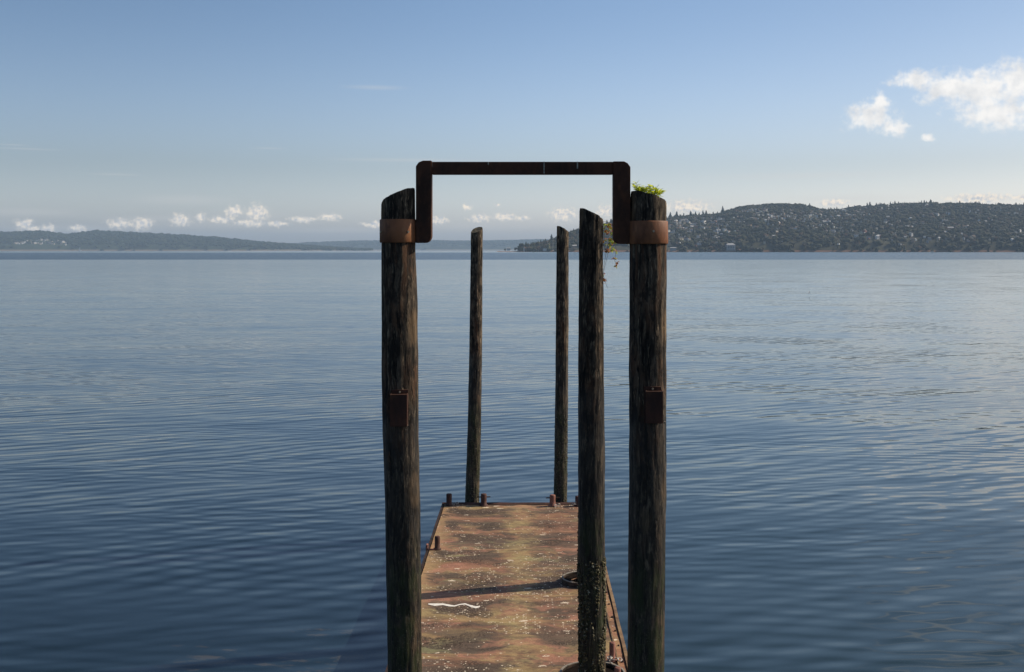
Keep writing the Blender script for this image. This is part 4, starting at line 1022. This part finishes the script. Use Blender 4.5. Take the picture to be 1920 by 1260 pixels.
wavy_bar(bm, XL - 0.012, XL + 0.016, ZD - 0.07, ZD + 0.010, YN, YF, 1)
bm_obj('edge_angle', bm, M_hull, deck)
bm = bmesh.new(); wavy_bar(bm, XR - 0.020, XR + 0.014, ZD - 0.07, ZD + 0.014, YN, YF, 2); wavy_bar(bm, XR - 0.105, XR - 0.090, ZD - 0.01, ZD + 0.013, YN, YF, 3)
bm_obj('edge_angle', bm, M_rim, deck)
# rivet heads on the right margin
for k in range(15):
    y_ = 10.35 + k * 0.42; bm = bmesh.new(); cyl(bm, (XR - 0.055, y_, ZD - 0.004), (XR - 0.055, y_, ZD + 0.013), 0.013, 0.010, 6); bm_obj('rivet', bm, M_hull, deck)
# raised lip at the far end
bm = bmesh.new(); n = 60; prev = None
for k in range(n + 1):
    x_ = XL - 0.01 + (XR - XL + 0.02) * k / n; oz = 0.010 * mn.noise(Vector((x_ * 2.2, 9, 0)))
    cur = [bm.verts.new(v) for v in ((x_, YF - 0.035, ZD - 0.02), (x_, YF + 0.03, ZD - 0.02), (x_, YF + 0.03, ZD + 0.018 + oz), (x_, YF + 0.012, ZD + 0.028 + oz), (x_, YF - 0.035, ZD + 0.008 + oz))]
    if prev:
        for i in range(5): bm.faces.new((prev[i], prev[(i + 1) % 5], cur[(i + 1) % 5], cur[i]))
    else: bm.faces.new(cur)
    prev = cur
bm.faces.new(prev[::-1]); bm_obj('end_lip', bm, M_postd, deck)
# posts
def post(px, pyb, pyt, rad_px, pin=None, m_=M_post, label=None, collar=True):
    b_ = atZ(px, pyb, ZD); Y_ = b_.y; h = (pyb - pyt) / FPX * Y_; r_ = rad_px / FPX * Y_
    bm = bmesh.new(); seg = 20
    prof_ = [(r_ * 1.5, -0.01), (r_ * 1.5, 0.012), (r_ * 1.02, 0.020), (r_, h * 0.5), (r_ * 1.02, h - r_ * 0.35), (r_ * 0.9, h - r_ * 0.08), (r_ * 0.55, h)]
    rows = [[bm.verts.new((b_.x + q * math.cos(2 * PI * i / seg), Y_ + q * math.sin(2 * PI * i / seg), ZD + z_ + 0.0012 * math.sin(i * 3.1))) for i in range(seg)] for q, z_ in prof_]
    for a_, c_ in zip(rows, rows[1:]):
        for i in range(seg): bm.faces.new((a_[i], a_[(i + 1) % seg], c_[(i + 1) % seg], c_[i]))
    bm.faces.new(rows[0]); bm.faces.new(rows[-1][::-1])
    o = bm_obj('mooring_post', bm, m_, deck, True)
    if label: o['label'] = label
    if pin:
        z_ = ZD + h * 0.72; w = pin / FPX * Y_
        bm = bmesh.new(); cyl(bm, (b_.x - w, Y_ - 0.01, z_ + 0.002), (b_.x + w, Y_ + 0.01, z_), 0.009, seg=10)
        bmesh.ops.translate(bm, verts=bm.verts, vec=-Vector(deck.location)); me = bpy.data.meshes.new('cross_pin'); bmesh.ops.recalc_face_normals(bm, faces=bm.faces); bm.to_mesh(me); bm.free()
        link('cross_pin', me, M_hull, o)
    return o
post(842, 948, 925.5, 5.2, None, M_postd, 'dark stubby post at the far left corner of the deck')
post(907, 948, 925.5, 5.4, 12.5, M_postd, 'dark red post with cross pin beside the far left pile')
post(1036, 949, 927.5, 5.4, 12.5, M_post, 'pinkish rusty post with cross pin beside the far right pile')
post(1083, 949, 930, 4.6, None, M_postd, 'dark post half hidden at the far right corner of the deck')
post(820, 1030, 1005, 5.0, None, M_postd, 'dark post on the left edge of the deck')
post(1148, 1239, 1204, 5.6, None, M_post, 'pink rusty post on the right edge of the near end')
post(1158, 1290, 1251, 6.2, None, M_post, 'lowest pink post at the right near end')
# small welded cleat by the left post
c_ = atZ(806, 1031, ZD); bm = bmesh.new(); box(bm, c_.x - 0.055, c_.x - 0.03, c_.y - 0.02, c_.y + 0.10, ZD - 0.02, ZD + 0.06, 0.006); box(bm, c_.x - 0.03, c_.x + 0.09, c_.y - 0.02, c_.y + 0.0, ZD - 0.004, ZD + 0.018, 0.003)
bm_obj('cleat', bm, M_post, deck)
# debris / chain near posts
def chain(p0, p1, n, label=None, r=0.011):
    bm = bmesh.new(); p0 = Vector(p0); p1 = Vector(p1)
    for k in range(n):
        f = k / max(1, n - 1); c_ = p0.lerp(p1, f) + Vector((0, 0, 0.012 * math.sin(f * 9)))
        dirv = (p1 - p0).normalized(); up = Vector((0.2, 0.1, 1)) if k % 2 else Vector((0.9, 0.5, 0.25))
        nrm = dirv.cross(up).normalized()
        torus(bm, c_, r * 1.6, r * 0.42, nrm, 12, 6)
    return bm_obj('chain', bm, M_chain, deck, True)
a_ = atZ(1143, 1243, ZD); chain((a_.x, a_.y, ZD + 0.05), (a_.x + 0.005, a_.y - 0.16, ZD + 0.01), 5, r=0.014)
a_ = atZ(1150, 1240, ZD); chain((a_.x + 0.0, a_.y, ZD + 0.03), (a_.x + 0.06, a_.y - 0.02, ZD + 0.02), 3, r=0.013)
a_ = atZ(850, 947, ZD); chain((a_.x, a_.y - 0.02, ZD + 0.02), (a_.x + 0.06, a_.y, ZD + 0.03), 3, r=0.012)
a_ = atZ(1042, 950, ZD); chain((a_.x, a_.y - 0.02, ZD + 0.02), (a_.x + 0.05, a_.y, ZD + 0.02), 2, r=0.013)
a_ = atZ(1076, 950, ZD); chain((a_.x - 0.05, a_.y - 0.02, ZD + 0.02), (a_.x + 0.03, a_.y, ZD + 0.05), 4, r=0.012)
# hoops round the two piles that rise through the deck
def hoop(g, Y_, Ro, label, off=0.0):
    cx_, r_ = pile_xr(g, ZD); cx_ += off; seg = 64; bm = bmesh.new(); Ri = Ro - 0.018; z0, z1 = ZD - 0.03, ZD + 0.060
    rows = [[bm.verts.new((cx_ + q * math.cos(2 * PI * i / seg), Y_ + q * math.sin(2 * PI * i / seg) * 0.92, z_)) for i in range(seg)] for q, z_ in ((Ro, z0), (Ro, z1), (Ri, z1), (Ri, z0))]
    for k in range(4):
        for i in range(seg): bm.faces.new((rows[k][i], rows[k][(i + 1) % seg], rows[(k + 1) % 4][(i + 1) % seg], rows[(k + 1) % 4][i]))
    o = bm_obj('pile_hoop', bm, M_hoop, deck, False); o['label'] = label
    # dark well plate inside, bored for the pile
    bm = bmesh.new(); Rw = 0.165
    rows = [[bm.verts.new((cx_ + q * math.cos(2 * PI * i / seg), Y_ + q * math.sin(2 * PI * i / seg) * (0.92 if q > 0.2 else 1), z_)) for i in range(seg)] for q, z_ in ((Ri - 0.001, ZD + 0.028), (Rw, ZD + 0.022), (Rw, ZD - 0.25))]
    for a_, c_ in zip(rows, rows[1:]):
        for i in range(seg): bm.faces.new((a_[i], a_[(i + 1) % seg], c_[(i + 1) % seg], c_[i]))
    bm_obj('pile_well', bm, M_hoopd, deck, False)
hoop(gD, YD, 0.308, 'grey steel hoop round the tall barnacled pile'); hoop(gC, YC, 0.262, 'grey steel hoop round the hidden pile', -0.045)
# white paint squiggle
pts = [(803, 1133), (815, 1134.5), (830, 1133.5), (842, 1136), (852, 1137), (862, 1134), (872, 1133), (882, 1137), (892, 1139.5), (900, 1138)]
bm = bmesh.new(); wid = [2.2, 5.4, 3.6, 4.2, 2.4, 2.0, 2.8, 3.4, 4.2, 1.4]; prev = None
for (px, py), w in zip(pts, wid):
    a_ = atZ(px, py - w * 0.45, ZD); b_ = atZ(px, py + w * 0.45, ZD); a_.z = deckz(a_.x, a_.y) + 0.002; b_.z = deckz(b_.x, b_.y) + 0.002
    cur = (bm.verts.new(a_), bm.verts.new(b_))
    if prev: bm.faces.new((prev[0], prev[1], cur[1], cur[0]))
    prev = cur
r = bmesh.ops.extrude_face_region(bm, geom=bm.faces[:]); bmesh.ops.translate(bm, verts=[v for v in r['geom'] if isinstance(v, bmesh.types.BMVert)], vec=(0, 0, 0.0015))
o = bm_obj('paint_streak', bm, M_white, deck); o['label'] = 'long wavy white streak of spilt paint'

# ------------------------------------------------------------------ plants
def leafm(name, c1, c2, c3):
    m_, t = mat(name); r = t.xyz(t.voro(t.obj, 34.0, out='Color'))
    col = t.mix(r[0], c1, c2); col = t.mix(t.m('GREATER_THAN', r[1], 0.78), col, c3)
    setb(t, col, 0.55); t.b.inputs['Subsurface Weight'].default_value = 0.0
    tr = t.node('ShaderNodeBsdfTranslucent'); t.l.new(col, tr.inputs[0]); mx = t.node('ShaderNodeMixShader'); mx.inputs[0].default_value = 0.5
    t.l.new(t.b.outputs[0], mx.inputs[1]); t.l.new(tr.outputs[0], mx.inputs[2])
    t.l.new(mx.outputs[0], [q for q in t.n if q.type == 'OUTPUT_MATERIAL'][0].inputs[0]); return m_
M_weed = leafm('weed_leaves', (0.50, 0.60, 0.05), (0.72, 0.76, 0.08), (0.30, 0.42, 0.04))
M_vine = leafm('vine_leaves', (0.26, 0.38, 0.04), (0.55, 0.58, 0.08), (0.50, 0.20, 0.05))
M_vred = leafm('vine_red', (0.42, 0.12, 0.04), (0.50, 0.26, 0.10), (0.30, 0.07, 0.03))
M_stem = simple('vine_stem', (0.16, 0.10, 0.05), 0.7)
def add_leaf(bm, c, L, w, d, up, curl=0.2):
    d = d.normalized(); s_ = d.cross(up).normalized(); n = s_.cross(d)
    P = [c, c + d * L * 0.3 + s_ * w * 0.5 + n * curl * L * 0.1, c + d * L * 0.65 + s_ * w * 0.38, c + d * L - n * curl * L * 0.4, c + d * L * 0.65 - s_ * w * 0.38, c + d * L * 0.3 - s_ * w * 0.5 + n * curl * L * 0.1, c + d * L * 0.4 - n * curl * 0.15 * L]
    vs = [bm.verts.new(p_) for p_ in P]
    for a_, b_ in ((0, 1), (1, 2), (2, 3), (3, 4), (4, 5), (5, 0)): bm.faces.new((vs[a_], vs[b_], vs[6]))
R1 = random.Random(5)
def rv(): return Vector((R1.gauss(0, 1), R1.gauss(0, 1), R1.gauss(0, 1)))
# weed on the right pile
zc = atY(0, 366, YG).z
weed = thing('leafy_weed', (xpx(1215), YG, zc - 0.02), 'bright yellow-green weed growing on top of the right gate pile', 'plant')
sb = bmesh.new(); lb_ = bmesh.new()
for k in range(24):
    f = k / 23; x_ = xpx(1198 + 32 * f + R1.gauss(0, 2)); y_ = YG + R1.gauss(0, 0.03); z0 = atY(0, 363 + 9 * f, YG).z - 0.02
    h = 0.045 + 0.035 * R1.random() + 0.02 * (1 - abs(f - 0.5))
    tip = Vector((x_ + (f - 0.5) * 0.07 + R1.gauss(0, 0.010), y_ + R1.gauss(0, 0.03), z0 + h + 0.02 * R1.random()))
    base_ = Vector((x_, y_, z0)); mid = base_.lerp(tip, 0.5) + Vector((0, 0, 0.012))
    tube(sb, [base_, mid, tip], 0.0014, 5)
    for q in range(17):
        c_ = base_.lerp(tip, 0.30 + 0.7 * R1.random()) + rv() * 0.003
        d_ = Vector((R1.gauss(0, 1) + (f - 0.5) * 1.3, R1.gauss(0, 0.7), R1.random() * 0.7 - 0.05))
        add_leaf(lb_, c_, 0.028 + 0.020 * R1.random(), 0.014, d_, Vector((0, 0.1, 1)) + rv() * 0.3)
bm_obj('stem', sb, M_stem, weed); bm_obj('foliage', lb_, M_weed, weed)
# vine on the tall pile
Yv = YD
vine = thing('climbing_vine', tuple(atY(1133, 440, Yv)), 'green and rusty-red berried vine hanging off the tall pile inside the gate', 'plant')
sb = bmesh.new(); lb_ = bmesh.new(); lr = bmesh.new(); paths = [
    [(1128, 412), (1134, 420), (1141, 428), (1146, 440), (1144, 452), (1140, 462), (1138, 470)],
    [(1130, 415), (1140, 416), (1150, 425), (1155, 440), (1152, 455), (1156, 468), (1154, 480), (1152, 487), (1157, 496), (1156, 504)],
    [(1130, 425), (1134, 440), (1132, 455), (1135, 480), (1133, 495), (1131, 515), (1134, 526), (1139, 540)],
    [(1138, 470), (1139, 480), (1134, 500), (1131, 512)],
    [(1131, 418), (1138, 424), (1150, 432), (1158, 446), (1157, 458)]]
for pth in paths:
    pp = [atY(a_, b_, Yv - 0.02) + Vector((0, R1.gauss(0, 0.015), 0)) for a_, b_ in pth]; tube(sb, pp, 0.0016, 5)
for (cx_, cy_, rx_, ry_, n_l, red) in [(1138, 424, 6, 6, 26, 0.2), (1147, 424, 6, 7, 26, 0.1), (1150, 436, 5, 8, 26, 0.05), (1138, 434, 6, 4, 20, 0.8), (1146, 447, 6, 5, 16, 0.3), (1152, 452, 5, 6, 24, 0.1), (1143, 458, 6, 4, 14, 0.4),
                                       (1134, 450, 2.5, 4, 8, 0.8), (1139, 469, 4.5, 3.5, 20, 0.9), (1148, 467, 6, 3, 14, 0.05), (1154, 473, 3, 3, 6, 0.1), (1152, 484, 2, 2, 5, 0.3), (1157, 491, 1.3, 1.3, 3, 0.5), (1155, 498, 1.5, 1.5, 4, 0.6), (1133, 524, 3, 4, 10, 0.9), (1132, 514, 1.5, 3, 4, 0.5)]:
    for q in range(n_l):
        c_ = atY(cx_ + R1.gauss(0, rx_ * 0.5), cy_ + R1.gauss(0, ry_ * 0.5), Yv - 0.01) + Vector((0, R1.gauss(0, 0.03), 0))
        d_ = Vector((R1.gauss(0.2, 1), R1.gauss(0, 0.5), R1.gauss(-0.4, 0.6)))
        add_leaf(lr if R1.random() < red else lb_, c_, 0.020 + 0.014 * R1.random(), 0.016, d_, Vector((0, -0.4, 1)) + rv() * 0.4)
bm_obj('stem', sb, M_stem, vine); bm_obj('foliage', lb_, M_vine, vine); o = bm_obj('foliage', lr, M_vred, vine); o['label'] = 'rusty-red leaves among the green ones'
M_berry = simple('vine_berry', (0.45, 0.13, 0.05), 0.35)
for (bx_, by_) in ((1136, 433), (1141, 436), (1139, 470), (1136, 467), (1143, 461), (1134, 527), (1151, 484), (1156, 497)):
    bm = bmesh.new(); bmesh.ops.create_icosphere(bm, subdivisions=2, radius=0.008, matrix=Matrix.Translation(atY(bx_, by_, Yv - 0.04))); bm_obj('berry', bm, M_berry, vine, True)

# ------------------------------------------------------------------ haze
m_ = bpy.data.materials.new('haze'); m_.use_nodes = True; t = NT(m_.node_tree); t.n.clear()
pv = t.node('ShaderNodeVolumePrincipled'); pv.inputs['Color'].default_value = (0.54, 0.75, 1.0, 1); pv.inputs['Density'].default_value = 8.2e-5; pv.inputs['Anisotropy'].default_value = 0.0
o_ = t.node('ShaderNodeOutputMaterial'); t.l.new(pv.outputs[0], o_.inputs['Volume'])
bm = bmesh.new(); box(bm, -13200, 13200, -13200, 13200, -3.0, 198.0)
hz = bm_obj('haze', bm, m_); hz['kind'] = 'stuff'; hz['label'] = 'thin pale blue air haze over the water and hills'; hz['category'] = 'haze'
